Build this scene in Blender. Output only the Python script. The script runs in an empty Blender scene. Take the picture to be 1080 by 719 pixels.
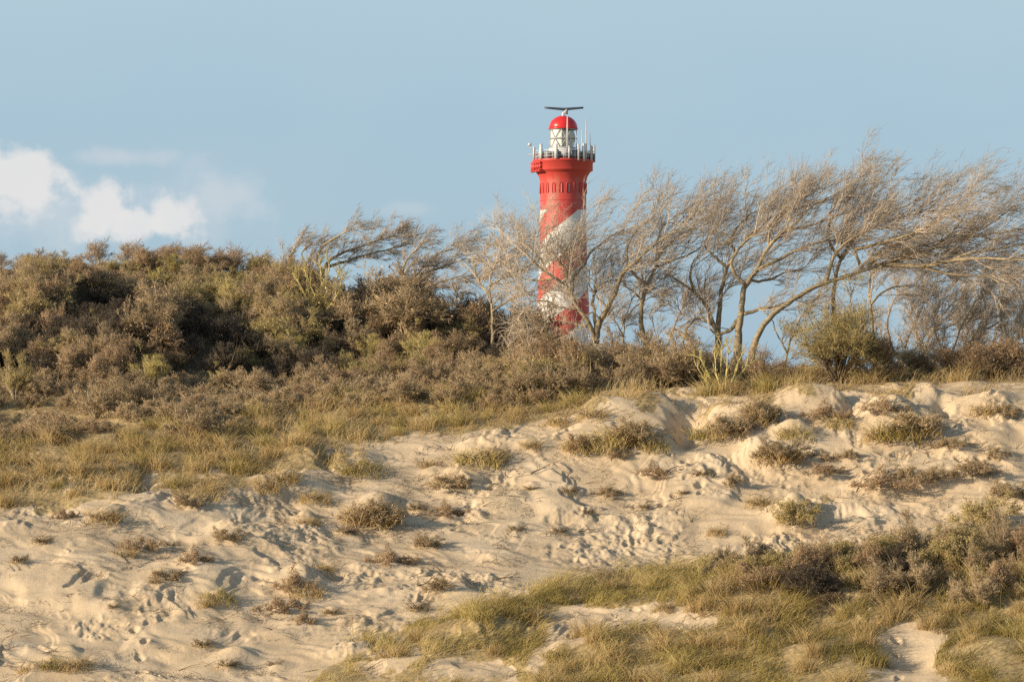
import bpy, math
import numpy as np
from mathutils import Vector

SC = bpy.context.scene
COL = SC.collection
RNG = np.random.default_rng(7)
F, U0, VH, ZC = 3409.0, 540.0, 420.0, 8.0      # focal length (px), optical axis column, horizon row, eye height


def at(u, v, Y):
    return np.array([(u - U0) / F * Y, Y, ZC + (VH - v) / F * Y])


# ------------------------------------------------------------------ noise
def _hash(ix, iy, seed):
    h = (ix.astype(np.int64) * 374761393 + iy.astype(np.int64) * 668265263 + seed * 2147483647) & 0xFFFFFFFF
    h = ((h ^ (h >> 13)) * 1274126177) & 0xFFFFFFFF
    h = h ^ (h >> 16)
    return (h & 0xFFFFFF) / float(0x1000000)


def vnoise(x, y, seed=0):
    x = np.asarray(x, float); y = np.asarray(y, float)
    ix = np.floor(x); iy = np.floor(y)
    fx = x - ix; fy = y - iy
    fx = fx * fx * fx * (fx * (fx * 6 - 15) + 10); fy = fy * fy * fy * (fy * (fy * 6 - 15) + 10)
    a = _hash(ix, iy, seed); b = _hash(ix + 1, iy, seed); c = _hash(ix, iy + 1, seed); d = _hash(ix + 1, iy + 1, seed)
    return (a + (b - a) * fx + (c - a) * fy + (a - b - c + d) * fx * fy) * 2 - 1


def fbm(x, y, octs=4, seed=0, gain=0.5):
    s = 0.0; a = 1.0
    for o in range(octs):
        s = s + a * vnoise(x * 2 ** o + o * 17.3, y * 2 ** o - o * 9.1, seed + o)
        a *= gain
    return s


def sstep(a, b, x):
    t = np.clip((x - a) / (b - a), 0, 1)
    return t * t * (3 - 2 * t)


# ------------------------------------------------------------------ mesh helpers
def link_mesh(name, verts, faces, mat=None, parent=None, smooth=False, attr=None):
    """faces: list of integer arrays, each (n,k)"""
    me = bpy.data.meshes.new(name)
    verts = np.asarray(verts, np.float32)
    me.vertices.add(len(verts)); me.vertices.foreach_set('co', verts.ravel())
    loops = np.concatenate([np.asarray(f, np.int32).ravel() for f in faces])
    tot = np.concatenate([np.full(len(f), f.shape[1], np.int32) for f in faces])
    me.loops.add(len(loops)); me.loops.foreach_set('vertex_index', loops)
    st = np.concatenate([[0], np.cumsum(tot)[:-1]]).astype(np.int32)
    me.polygons.add(len(tot)); me.polygons.foreach_set('loop_start', st)
    me.polygons.foreach_set('loop_total', tot)
    if smooth:
        me.polygons.foreach_set('use_smooth', np.ones(len(tot), bool))
    me.update(calc_edges=True)
    if attr:
        for k, a in attr.items():
            at_ = me.attributes.new(k, 'FLOAT', 'POINT'); at_.data.foreach_set('value', np.asarray(a, np.float32))
    if mat is not None:
        me.materials.append(mat)
    o = bpy.data.objects.new(name, me); COL.objects.link(o)
    if parent is not None:
        o.parent = parent
    return o


class MB:
    def __init__(self):
        self.v = []; self.f = {}; self.n = 0; self.a = []

    def add(self, verts, *faces, a=0.0):
        verts = np.asarray(verts, float)
        for f in faces:
            f = np.asarray(f, int)
            if len(f):
                self.f.setdefault(f.shape[1], []).append(f + self.n)
        self.v.append(verts); self.n += len(verts)
        self.a.append(np.broadcast_to(np.asarray(a, float), (len(verts),)))

    def tube(self, pts, rad, sides=7, cap=True, a=0.0):
        pts = np.asarray(pts, float); n = len(pts)
        rad = np.broadcast_to(np.asarray(rad, float), (n,))
        tg = np.gradient(pts, axis=0); tg /= np.linalg.norm(tg, axis=1)[:, None] + 1e-9
        ref = np.array([0.31, 0.9, 0.2]) if abs(tg[0] @ np.array([0.31, 0.9, 0.2])) < 0.9 else np.array([1.0, 0, 0])
        A = np.cross(tg, ref); A /= np.linalg.norm(A, axis=1)[:, None] + 1e-9
        B = np.cross(tg, A)
        th = np.arange(sides) / sides * 2 * np.pi
        ring = pts[:, None] + rad[:, None, None] * (A[:, None] * np.cos(th)[None, :, None] + B[:, None] * np.sin(th)[None, :, None])
        i = np.arange(n - 1)[:, None] * sides; j = np.arange(sides)[None]; k = (j + 1) % sides
        q = np.stack([i + j, i + k, i + sides + k, i + sides + j], -1).reshape(-1, 4)
        if cap:
            self.add(ring.reshape(-1, 3), q, [list(range(sides))[::-1]], [list(range((n - 1) * sides, n * sides))], a=a)
        else:
            self.add(ring.reshape(-1, 3), q, a=a)

    def box(self, c, s, rz=0.0, a=0.0):
        x, y, z = np.asarray(s, float) / 2
        p = np.array([[-x, -y, -z], [x, -y, -z], [x, y, -z], [-x, y, -z], [-x, -y, z], [x, -y, z], [x, y, z], [-x, y, z]])
        cr, sr = math.cos(rz), math.sin(rz)
        p = p @ np.array([[cr, sr, 0], [-sr, cr, 0], [0, 0, 1]])
        self.add(p + np.asarray(c, float), [[0, 3, 2, 1], [4, 5, 6, 7], [0, 1, 5, 4], [1, 2, 6, 5], [2, 3, 7, 6], [3, 0, 4, 7]], a=a)

    def lathe(self, prof, sides=48, a=0.0, a0=0.0, a1=2 * math.pi):
        prof = np.asarray(prof, float); n = len(prof)
        full = abs(a1 - a0 - 2 * math.pi) < 1e-6
        m = sides if full else sides + 1
        th = a0 + (a1 - a0) * np.arange(m) / sides
        p = np.stack([prof[:, None, 0] * np.cos(th), prof[:, None, 0] * np.sin(th), np.broadcast_to(prof[:, None, 1], (n, m))], -1)
        i = np.arange(n - 1)[:, None] * m; j = np.arange(sides)[None]; k = (j + 1) % m
        self.add(p.reshape(-1, 3), np.stack([i + j, i + k, i + m + k, i + m + j], -1).reshape(-1, 4), a=a)

    def twigs(self, S, M, T, r0, r1=None, a=0.0):
        """curved tapered twigs, three sided, start / middle / tip"""
        S, M, T = (np.asarray(q, float) for q in (S, M, T)); n = len(S)
        if n == 0:
            return
        r0 = np.broadcast_to(np.asarray(r0, float), (n,)); r1 = r0 * 0.65 if r1 is None else r1
        d = T - S; d /= np.linalg.norm(d, axis=1)[:, None] + 1e-9
        ref = np.where(np.abs(d[:, 2:3]) < 0.8, np.array([[0, 0, 1.0]]), np.array([[1.0, 0, 0]]))
        A = np.cross(d, ref); A /= np.linalg.norm(A, axis=1)[:, None] + 1e-9
        B = np.cross(d, A)
        v = np.empty((n, 7, 3))
        for k in range(3):
            c, s = math.cos(k * 2.0944), math.sin(k * 2.0944)
            o = A * c + B * s
            v[:, k] = S + o * r0[:, None]; v[:, 3 + k] = M + o * r1[:, None]
        v[:, 6] = T
        b = np.arange(n)[:, None] * 7
        q = np.concatenate([b + np.array([[k, (k + 1) % 3, 3 + (k + 1) % 3, 3 + k]]) for k in range(3)])
        t = np.concatenate([b + np.array([[3 + k, 3 + (k + 1) % 3, 6]]) for k in range(3)])
        av = np.repeat(np.broadcast_to(np.asarray(a, float), (n,)), 7)
        self.add(v.reshape(-1, 3), q, t, a=av)

    def flecks(self, C, d, ln, w, a=0.0):
        """small folded leaves: two triangles sharing a midrib"""
        C = np.asarray(C, float); n = len(C)
        r = RNG.normal(size=(n, 3)); s = np.cross(d, r); s /= np.linalg.norm(s, axis=1)[:, None] + 1e-9
        nn = np.cross(s, d)
        ln = np.broadcast_to(ln, (n,))[:, None]; w = np.broadcast_to(w, (n,))[:, None]
        v = np.stack([C, C + d * ln * 0.5 + s * w * 0.5 + nn * w * 0.25, C + d * ln, C + d * ln * 0.5 - s * w * 0.5 + nn * w * 0.25], 1)
        b = np.arange(n)[:, None] * 4
        self.add(v.reshape(-1, 3), np.concatenate([b + np.array([[0, 1, 2]]), b + np.array([[0, 2, 3]])]),
                 a=np.repeat(np.broadcast_to(np.asarray(a, float), (n,)), 4))

    def build(self, name, mat=None, parent=None, smooth=False):
        return link_mesh(name, np.concatenate(self.v), [np.concatenate(f) for f in self.f.values()], mat, parent, smooth,
                         {'tint': np.concatenate(self.a)})


def tag(o, label=None, cat=None, group=None, kind=None):
    if label: o['label'] = label
    if cat: o['category'] = cat
    if group: o['group'] = group
    if kind: o['kind'] = kind
    return o


def empty(name, loc=(0, 0, 0)):
    o = bpy.data.objects.new(name, None); COL.objects.link(o); o.location = loc
    o.empty_display_size = 0.2
    return o


def dup(root, loc, rz, sc):
    r = root.copy(); COL.objects.link(r)
    r.location = loc; r.rotation_euler = (0, 0, rz); r.scale = sc
    for ch in list(root.children):
        c = ch.copy(); COL.objects.link(c); c.parent = r
        for g in list(ch.children):
            d = g.copy(); COL.objects.link(d); d.parent = c
    return r


# ------------------------------------------------------------------ materials
def new_mat(name):
    m = bpy.data.materials.new(name); m.use_nodes = True
    nt = m.node_tree
    return m, nt, nt.nodes['Principled BSDF']


def N(nt, t, **kw):
    n = nt.nodes.new(t)
    for k, v in kw.items():
        if k in n.inputs.keys():
            n.inputs[k].default_value = v
        else:
            setattr(n, k, v)
    return n


def ramp(nt, fac, stops, interp='LINEAR'):
    r = nt.nodes.new('ShaderNodeValToRGB'); r.color_ramp.interpolation = interp
    e = r.color_ramp.elements
    while len(e) < len(stops): e.new(0.5)
    for i, (p, c) in enumerate(stops):
        e[i].position = p; e[i].color = (*c, 1)
    nt.links.new(fac, r.inputs['Fac'])
    return r.outputs['Color']


def mixc(nt, fac, a, b, blend='MIX'):
    m = nt.nodes.new('ShaderNodeMix'); m.data_type = 'RGBA'; m.blend_type = blend
    for s, val in ((m.inputs['Factor'], fac), (m.inputs['A'], a), (m.inputs['B'], b)):
        if isinstance(val, bpy.types.NodeSocket): nt.links.new(val, s)
        elif isinstance(val, (int, float)): s.default_value = val
        else: s.default_value = (*val, 1)
    return m.outputs['Result']


def math_(nt, op, a, b=None, c=None):
    n = nt.nodes.new('ShaderNodeMath'); n.operation = op
    for i, val in enumerate((a, b, c)):
        if val is None: continue
        if isinstance(val, bpy.types.NodeSocket): nt.links.new(val, n.inputs[i])
        else: n.inputs[i].default_value = val
    return n.outputs[0]


def plant_mat(name, cols, rough=0.75, obj_var=0.25, trans=0.0, noise_scale=None):
    """colour runs along the per-twig tint, shifted per plant"""
    m, nt, p = new_mat(name)
    a = N(nt, 'ShaderNodeAttribute', attribute_name='tint')
    oi = N(nt, 'ShaderNodeObjectInfo')
    f = math_(nt, 'ADD', a.outputs['Fac'], math_(nt, 'MULTIPLY', math_(nt, 'SUBTRACT', oi.outputs['Random'], 0.5), obj_var))
    if noise_scale:
        g = N(nt, 'ShaderNodeNewGeometry'); nz = N(nt, 'ShaderNodeTexNoise', Scale=noise_scale, Detail=3.0)
        nt.links.new(g.outputs['Position'], nz.inputs['Vector'])
        f = math_(nt, 'ADD', f, math_(nt, 'MULTIPLY', math_(nt, 'SUBTRACT', nz.outputs['Fac'], 0.5), 1.3))
    k = len(cols) - 1
    c = ramp(nt, f, [(i / k, q) for i, q in enumerate(cols)])
    nt.links.new(c, p.inputs['Base Color'])
    p.inputs['Roughness'].default_value = rough
    p.inputs['Specular IOR Level'].default_value = 0.25
    if trans > 0:
        tr = N(nt, 'ShaderNodeBsdfTranslucent'); nt.links.new(c, tr.inputs['Color'])
        mx = N(nt, 'ShaderNodeMixShader', Fac=trans)
        nt.links.new(p.outputs[0], mx.inputs[1]); nt.links.new(tr.outputs[0], mx.inputs[2])
        nt.links.new(mx.outputs[0], nt.nodes['Material Output'].inputs['Surface'])
    return m


def paint(name, col, rough=0.5, var=0.12, metal=0.0, scale=1.5):
    m, nt, p = new_mat(name)
    tc = N(nt, 'ShaderNodeTexCoord'); nz = N(nt, 'ShaderNodeTexNoise', Scale=scale, Detail=5.0, Roughness=0.6)
    nt.links.new(tc.outputs['Object'], nz.inputs['Vector'])
    lo = tuple(c * (1 - var) for c in col); hi = tuple(min(1, c * (1 + var)) for c in col)
    nt.links.new(ramp(nt, nz.outputs['Fac'], [(0.3, lo), (0.7, hi)]), p.inputs['Base Color'])
    p.inputs['Roughness'].default_value = rough; p.inputs['Metallic'].default_value = metal
    return m


MAT = {}
MAT['bark'] = plant_mat('bark', [(.11, .085, .055), (.29, .23, .14), (.46, .375, .235)], noise_scale=11.0)
MAT['crown_twig'] = plant_mat('crown_twig', [(.26, .205, .15), (.52, .43, .325), (.74, .63, .48)])
MAT['dry_twig'] = plant_mat('dry_twig', [(.18, .13, .075), (.41, .305, .175), (.66, .52, .32)])
MAT['rust_twig'] = plant_mat('rust_twig', [(.18, .12, .07), (.40, .275, .16), (.59, .44, .265)])
MAT['shade_dark_twig'] = plant_mat('shade_dark_twig', [(.030, .025, .020), (.085, .068, .050), (.19, .15, .10)])  # darkened so the colour carries the hollows' shade; also for dark brown spur bushes
MAT['olive_twig'] = plant_mat('olive_twig', [(.15, .12, .05), (.40, .315, .135), (.62, .50, .235)])
MAT['dark_leaf'] = plant_mat('dark_leaf', [(.07, .065, .028), (.17, .15, .06), (.30, .25, .10)])
MAT['lichen'] = plant_mat('lichen', [(.28, .22, .08), (.50, .41, .15), (.62, .52, .21)])
MAT['stem'] = plant_mat('stem', [(.18, .145, .10), (.36, .29, .20), (.52, .43, .30)], noise_scale=8.0)
MAT['marram'] = plant_mat('marram', [(.36, .25, .10), (.72, .55, .25), (.85, .71, .42)], trans=0.45, obj_var=0.2)
MAT['green_grass'] = plant_mat('green_grass', [(.30, .245, .07), (.66, .54, .20), (.82, .69, .36)], trans=0.45)
MAT['litter'] = plant_mat('litter', [(.07, .05, .035), (.17, .125, .08), (.32, .25, .16)])


def ground_mat():
    m, nt, p = new_mat('dune_sand')
    g = N(nt, 'ShaderNodeNewGeometry')
    veg = N(nt, 'ShaderNodeAttribute', attribute_name='veg')
    n1 = N(nt, 'ShaderNodeTexNoise', Scale=0.55, Detail=6.0, Roughness=0.6)
    n2 = N(nt, 'ShaderNodeTexNoise', Scale=9.0, Detail=5.0, Roughness=0.65)
    n3 = N(nt, 'ShaderNodeTexNoise', Scale=38.0, Detail=4.0, Roughness=.7)
    for q in (n1, n2, n3): nt.links.new(g.outputs['Position'], q.inputs['Vector'])
    sand = ramp(nt, n1.outputs['Fac'], [(0.30, (.49, .38, .245)), (0.5, (.57, .45, .30)), (0.72, (.63, .515, .36))])
    sand = mixc(nt, math_(nt, 'MULTIPLY', ramp(nt, n2.outputs['Fac'], [(0.52, (0, 0, 0)), (0.75, (1, 1, 1))]), 0.35), sand, (.38, .275, .175))
    soil = ramp(nt, n2.outputs['Fac'], [(0.3, (.22, .165, .085)), (0.55, (.40, .305, .155)), (0.75, (.54, .43, .24))])
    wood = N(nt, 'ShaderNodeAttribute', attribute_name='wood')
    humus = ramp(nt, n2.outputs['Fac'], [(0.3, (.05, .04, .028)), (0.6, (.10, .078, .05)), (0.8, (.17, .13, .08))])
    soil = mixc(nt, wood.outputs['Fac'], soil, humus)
    f = math_(nt, 'ADD', veg.outputs['Fac'], math_(nt, 'MULTIPLY', math_(nt, 'SUBTRACT', n2.outputs['Fac'], 0.5), 0.9))
    f = ramp(nt, f, [(0.35, (0, 0, 0)), (0.65, (1, 1, 1))])
    nt.links.new(mixc(nt, f, sand, soil), p.inputs['Base Color'])
    p.inputs['Roughness'].default_value = 0.95
    p.inputs['Specular IOR Level'].default_value = 0.1
    b = N(nt, 'ShaderNodeBump', Strength=0.38, Distance=0.05)
    nt.links.new(math_(nt, 'ADD', math_(nt, 'MULTIPLY', n2.outputs['Fac'], 1.0), math_(nt, 'MULTIPLY', n3.outputs['Fac'], 0.45)), b.inputs['Height'])
    nt.links.new(b.outputs[0], p.inputs['Normal'])
    return m


# ------------------------------------------------------------------ the dune
CU = np.array([-900, -300, 0, 200, 400, 600, 800, 1000, 1200, 1900], float)
CY = np.array([66, 72, 78, 83, 87, 92, 97, 101, 106, 112, 118, 124, 132, 150, 175], float)
CV = np.array([
    [870, 870, 870, 870, 865, 860, 860, 855, 855, 855],
    [800, 800, 800, 800, 795, 790, 785, 780, 780, 780],
    [728, 728, 728, 728, 725, 716, 695, 684, 675, 675],
    [645, 645, 645, 648, 652, 640, 606, 592, 582, 590],
    [575, 575, 585, 592, 605, 614, 610, 598, 588, 590],
    [505, 505, 525, 525, 545, 550, 542, 528, 520, 520],
    [455, 455, 472, 468, 476, 464, 455, 442, 440, 440],
    [430, 430, 446, 432, 436, 424, 414, 410, 406, 410],
    [392, 392, 402, 398, 404, 406, 404, 399, 392, 400],
    [350, 350, 360, 354, 374, 396, 403, 396, 380, 390],
    [318, 318, 322, 316, 346, 394, 409, 401, 378, 390],
    [282, 282, 289, 294, 332, 402, 427, 416, 390, 400],
    [276, 276, 281, 294, 344, 424, 452, 441, 410, 430],
    [330, 330, 310, 335, 390, 475, 500, 490, 470, 500],
    [520, 520, 500, 510, 540, 565, 576, 576, 570, 576]], float)
CZ = (VH - CV) / F * CY[:, None]


def cr1(x, xs, ys):
    """Catmull-Rom along axis 0 on uneven knots; ys (n, ...) evaluated at x (m,) -> (m, ...)"""
    m = np.gradient(ys, xs, axis=0)
    i = np.clip(np.searchsorted(xs, x) - 1, 0, len(xs) - 2)
    h = xs[i + 1] - xs[i]; t = np.clip((x - xs[i]) / h, 0, 1)
    sh = (-1,) + (1,) * (ys.ndim - 1)
    h = h.reshape(sh); t = t.reshape(sh)
    return ((2 * t**3 - 3 * t**2 + 1) * ys[i] + (t**3 - 2 * t**2 + t) * h * m[i] + (-2 * t**3 + 3 * t**2) * ys[i + 1] + (t**3 - t**2) * h * m[i + 1])


def span(*seg):
    out = []
    for a, b, n in seg: out.append(np.linspace(a, b, n, endpoint=False))
    return np.concatenate(out)


gu = span((-9000, -2000, 25), (-2000, -500, 50), (-500, -40, 110), (-40, 1120, 1040), (1120, 1600, 110), (1600, 3000, 50), (3000, 10001, 25))
gY = span((-300, 0, 8), (0, 66, 34), (66, 77, 60), (77, 104, 560), (104, 128, 160), (128, 176, 60), (176, 500, 40), (500, 9000, 20))
nu, ny = len(gu), len(gY)
near = np.clip(gY, 66, 175)
Zc = cr1(near, CY, CZ)                                              # rows at the control columns
ZB = cr1(np.clip(gu, CU[0], CU[-1]), CU, Zc.T).T                    # (ny, nu)
# in front of the slope the ground falls into a slack and climbs to the neighbouring dune where the camera stands
fr = np.interp(gY, [-300, -40, 0, 14, 40, 66], [-8, -3.0, -1.75, -2.6, -7.0, -8.7])
ZB = np.where((gY < 66)[:, None], fr[:, None] * (1 - sstep(40, 66, gY))[:, None] + ZB * sstep(40, 66, gY)[:, None], ZB)
ZB = np.where((gY > 150)[:, None], ZB * (1 - sstep(150, 210, gY))[:, None] - 8.0 * sstep(150, 210, gY)[:, None], ZB)
gx_scale = np.where(gY < 60, 60, gY)
GX = (gu[None] - U0) / F * gx_scale[:, None]
GY = np.broadcast_to(gY[:, None], GX.shape)


def ground_Y(Z, u, v, ymin=70.0):
    """first ground distance seen at photo pixel (u, v)"""
    j = int(np.clip(np.searchsorted(gu, u), 1, nu - 1))
    vv = VH - Z[:, j] / gY * F
    ok = np.where((gY >= ymin) & (gY < 140) & (vv <= v))[0]
    return gY[ok[0]] if len(ok) else 126.0


Z = ZB.copy()


def rng_win(u, Y, ru, rY):
    a, b = np.searchsorted(gu, [u - ru, u + ru]); c, d = np.searchsorted(gY, [Y - rY, Y + rY])
    return slice(c, d), slice(a, b)


def bump(u, v, rx, ry, h, skew=0.0, p=2.0, Y=None, ymin=70.0):
    """mound (or hollow) of h metres, rx / ry metres half-widths"""
    Y = ground_Y(ZB, u, v, ymin) if Y is None else Y
    x0 = (u - U0) / F * Y
    s = rng_win(u, Y, 2.4 * rx / Y * F, 2.4 * max(rx, ry))
    dx = GX[s] - x0; dy = GY[s] - Y - skew * dx
    Z[s] += h * np.exp(-(((dx / rx) ** 2 + (dy / ry) ** 2) ** (p / 2)))


# broad undulation, stronger on the scrub hill
hill = sstep(102, 110, GY) * (1 - sstep(130, 150, GY))
Z += fbm(GX * 0.16, GY * 0.13, 3, 11) * (0.10 + 0.30 * hill) * (GY > 40) * (GY < 400)
# mounds of the scrub hill: the hollows on their right sides fall into shade
for u, v, rx, ry, h in [(60, 325, 2.0, 1.6, .9), (190, 335, 1.5, 1.5, .9), (330, 350, 1.4, 1.5, .9), (20, 372, 1.6, 1.6, .6),
                        (150, 375, 1.8, 1.4, .6), (440, 345, 1.6, 2.0, 1.0), (395, 300, 1.3, 2, .8), (500, 385, 1.8, 1.6, .5),
                        (120, 292, 2.0, 1.6, .3), (260, 288, 1.8, 1.6, .3)]:
    bump(u, v, rx, ry, h * .75)
def pit(u, v, W, ry, dep):
    """hollow with a steep left wall that keeps the low sun out"""
    Y = ground_Y(ZB, u, v); x0 = (u - U0) / F * Y
    s = rng_win(u, Y, 3 * W / Y * F, 3 * ry)
    dx = GX[s] - x0 + .35 * fbm(GX[s] * .6, GY[s] * .6, 2, 29); dy = GY[s] - Y - .12 * dx
    Z[s] -= dep * sstep(-.15, .7, dx) * np.exp(-(np.maximum(dx - .7, 0) / W) ** 2) * np.exp(-np.abs(dy / ry) ** 3)
    Z[s] += dep * .22 * np.exp(-((dx + .7) / .9) ** 2) * np.exp(-np.abs(dy / ry) ** 2.5)


PITS = [(62, 340, 3.0, 1.5, 1.3), (188, 354, 1.7, 1.5, 1.2), (135, 394, 5.0, 1.1, 1.15), (362, 320, 1.3, 1.6, 1.2), (442, 330, 2.4, 1.8, 1.4), (508, 362, .9, 1.6, 1.2), (322, 356, 1.1, 1.4, 1.0), (-20, 392, 2.0, .9, .8)]
for a in PITS: pit(*a[:4], a[4] * 1.3)
# hummocks, gullies and slips of the sand face
for u, v, rx, ry, h, sk in [
        (650, 440, 1.3, 1.0, .55, 0), (690, 432, .7, .6, .35, 0), (722, 452, .38, 1.3, -.75, .15), (735, 440, .35, .7, -.4, 0),
        (760, 440, .8, .6, .4, 0), (790, 448, .9, .5, .35, .2), (855, 424, 1.0, .7, .5, 0), (900, 432, .30, .9, -.45, 0),
        (940, 440, 1.2, .8, .45, 0), (995, 430, .22, .7, -.4, .2), (975, 422, .7, .6, .35, 0), (1040, 428, .9, .6, .4, 0),
        (1075, 440, .5, .5, -.35, 0), (800, 478, .6, .5, .3, 0), (830, 460, .5, .4, .3, 0), (838, 545, .55, .6, .5, 0),
        (885, 545, .6, .5, -.25, 0), (930, 508, .9, .35, .3, .1), (960, 520, .9, .4, -.25, 0), (690, 470, .9, .8, .25, 0),
        (570, 480, 1.0, .8, .15, 0), (400, 535, .9, .7, .35, 0), (425, 540, .3, .5, -.25, 0), (325, 545, .3, .35, .28, 0),
        (240, 560, .5, .4, .22, 0), (320, 610, .45, .5, .3, 0), (350, 605, .35, .5, -.2, 0), (250, 690, .5, .5, .25, 0),
        (180, 600, .7, .4, .15, 0), (310, 485, .9, .8, .3, 0), (345, 485, .25, .8, -.35, 0), (150, 510, .25, .9, -.4, .2),
        (130, 500, .5, .5, .25, 0), (300, 510, .9, .5, .3, 0), (380, 485, .5, .5, .25, 0), (500, 470, .5, .4, .2, 0),
        (475, 500, .5, .4, .2, 0), (640, 690, .9, .5, .15, 0), (500, 675, 1.3, .9, .35, 0), (960, 690, .8, .9, -.3, 0),
        (860, 690, 1.5, .8, .3, 0), (1050, 690, 1.0, .9, .35, 0), (640, 650, 1.3, .5, -.15, 0), (370, 690, .6, .6, .25, 0)]:
    bump(u, v, rx, ry, h, sk)
TUFTS = [  # (u, v, size, kind)
    (380, 494, 1.0, 'green'), (505, 484, 1.1, 'green'), (520, 482, .8, 'tuft'), (610, 470, 1.0, 'tuft'), (640, 466, 1.3, 'green'), (665, 462, 1.2, 'tuft'), (690, 470, .8, 'green'),
    (590, 444, .8, 'tuft'), (625, 438, .8, 'tuft'), (745, 458, .9, 'green'), (765, 455, 1.1, 'tuft'), (785, 452, .9, 'scrag'), (800, 440, 1.2, 'tuft'), (838, 458, .9, 'green'), (822, 482, 1.0, 'tuft'),
    (800, 482, .5, 'scrag'), (870, 440, .8, 'scrag'), (885, 446, .7, 'green'), (930, 434, .9, 'scrag'), (945, 455, 1.3, 'green'), (965, 452, 1.1, 'tuft'), (925, 460, .8, 'tuft'), (1040, 432, .8, 'tuft'),
    (1058, 436, .7, 'scrag'), (875, 485, .6, 'scrag'), (895, 482, .6, 'scrag'), (930, 512, .9, 'scrag'), (955, 505, 1.0, 'scrag'), (980, 505, .8, 'scrag'), (1025, 500, .8, 'scrag'), (1000, 500, .5, 'scrag'),
    (390, 546, 1.2, 'tuft'), (405, 550, 1.1, 'scrag'), (375, 545, .7, 'scrag'), (470, 512, .8, 'scrag'), (485, 508, .7, 'scrag'), (440, 535, .5, 'scrag'), (325, 552, .6, 'tuft'), (545, 558, .55, 'scrag'),
    (600, 518, .5, 'scrag'), (650, 482, .6, 'scrag'), (240, 568, .6, 'scrag'), (150, 578, .8, 'scrag'), (130, 585, .6, 'tuft'), (170, 610, .7, 'scrag'), (185, 605, .5, 'scrag'), (230, 630, .75, 'green'),
    (215, 636, .5, 'tuft'), (310, 618, .9, 'scrag'), (325, 625, .7, 'tuft'), (410, 590, .7, 'scrag'), (180, 575, .5, 'scrag'), (55, 700, .6, 'green'), (80, 702, .7, 'tuft'), (30, 705, .4, 'tuft'),
    (240, 700, .5, 'scrag'), (320, 655, .6, 'scrag'), (350, 645, .4, 'scrag'), (290, 700, .4, 'scrag'), (620, 540, .4, 'scrag'), (560, 515, .4, 'scrag'), (680, 535, .4, 'scrag'), (755, 560, .5, 'tuft'),
    (460, 620, .6, 'scrag'), (440, 640, .5, 'scrag'), (45, 570, .5, 'scrag'), (70, 545, .6, 'scrag'), (300, 505, .9, 'tuft'), (280, 515, .8, 'tuft'), (200, 532, .6, 'scrag'), (120, 640, .35, 'scrag'),
    (540, 650, .8, 'tuft'), (700, 640, .5, 'tuft'), (590, 690, .7, 'green'), (860, 480, .4, 'scrag'), (720, 520, .4, 'scrag'), (1010, 560, .5, 'scrag'),
    (205, 590, .65, 'scrag'), (365, 560, .55, 'scrag'), (450, 575, .6, 'scrag'), (300, 640, .7, 'scrag'),
    (215, 680, .5, 'scrag'), (340, 600, .6, 'tuft'), (470, 540, .6, 'scrag'), (590, 560, .5, 'scrag'), (640, 520, .6, 'scrag'), (690, 500, .65, 'scrag'), (770, 510, .6, 'scrag'), (800, 530, .6, 'tuft'),
    (870, 500, .65, 'scrag'), (1050, 480, .7, 'scrag'), (1065, 520, .8, 'scrag'), (1000, 470, .6, 'scrag'), (740, 500, .5, 'scrag'), (20, 590, .5, 'scrag'), (110, 545, .8, 'tuft'), (330, 525, .7, 'tuft'), (455, 490, .6, 'tuft'), (560, 470, .6, 'tuft')]
for u, v, q, kd in TUFTS:                                            # every tuft holds a little mound with a tail of sand behind it
    bump(u, v + 3, .42 * q, .38 * q, .16 * q); bump(u + 16 * q, v + 2, .6 * q, .25 * q, .07 * q)
# steps where turf and slipped sand break off
face = sstep(77, 80, GY) * (1 - sstep(101, 105, GY))
tx = GX + 0.5 * fbm(GX * .5, GY * .5, 2, 31); ty = GY + 0.6 * fbm(GX * .4, GY * .4, 2, 37)
Z += face * 0.10 * fbm(tx * .45, ty * .45, 3, 5)
rough = sstep(.15, .6, fbm(GX * .30 + 3, GY * .36, 3, 71))          # crumbled ground against smooth slides
lump = 1 - np.abs(fbm(tx * 1.3, ty * 1.0, 3, 43))
Z += face * rough * 0.035 * (lump - .6)
Z += face * (0.08 + rough) * 0.030 * fbm(tx * 4.5, ty * 3.5, 3, 53)
Z += (1 - face) * (GY > 40) * (GY < 200) * 0.05 * fbm(GX * 1.1, GY * 1.1, 3, 59)
sc_n = fbm(tx * .38 + 7, ty * .55, 3, 67)
for lv, hh in ((-.25, .05), (.05, .08), (.32, .07)):
    Z += face * hh * sstep(-.045, .045, sc_n - lv + .05 * fbm(GX * 3, GY * 3, 2, 83)) * (.35 + .65 * sstep(-.2, .3, fbm(GX * .5, GY * .5, 2, 87)))
clod = np.abs(fbm(GX * 2.6, GY * 2.2, 3, 47))
Z += face * rough * .085 * (.35 - clod) * sstep(.1, .5, fbm(GX * .9, GY * .9, 2, 49))
# wind ripples and slip lines running down to the left on the smooth slides
Z += face * (1 - rough) * 0.012 * np.sin((GX * 1.2 + GY * 2.6 + fbm(GX * .7, GY * .7, 2, 61) * 2.0) * 3.0)


def dent(x, y, ang, L, W, dep):
    Y = y; u = x / Y * F + U0
    s = rng_win(u, Y, 3 * L / Y * F, 3 * L)
    dx = GX[s] - x; dy = GY[s] - y
    a = dx * math.cos(ang) + dy * math.sin(ang); b = -dx * math.sin(ang) + dy * math.cos(ang)
    r2 = (a / L) ** 2 + (b / W) ** 2
    Z[s] += -dep * np.exp(-r2 ** 2.5) + dep * 0.22 * np.exp(-(np.sqrt(r2) - 1.5) ** 2 * 4) * (a > 0)


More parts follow.
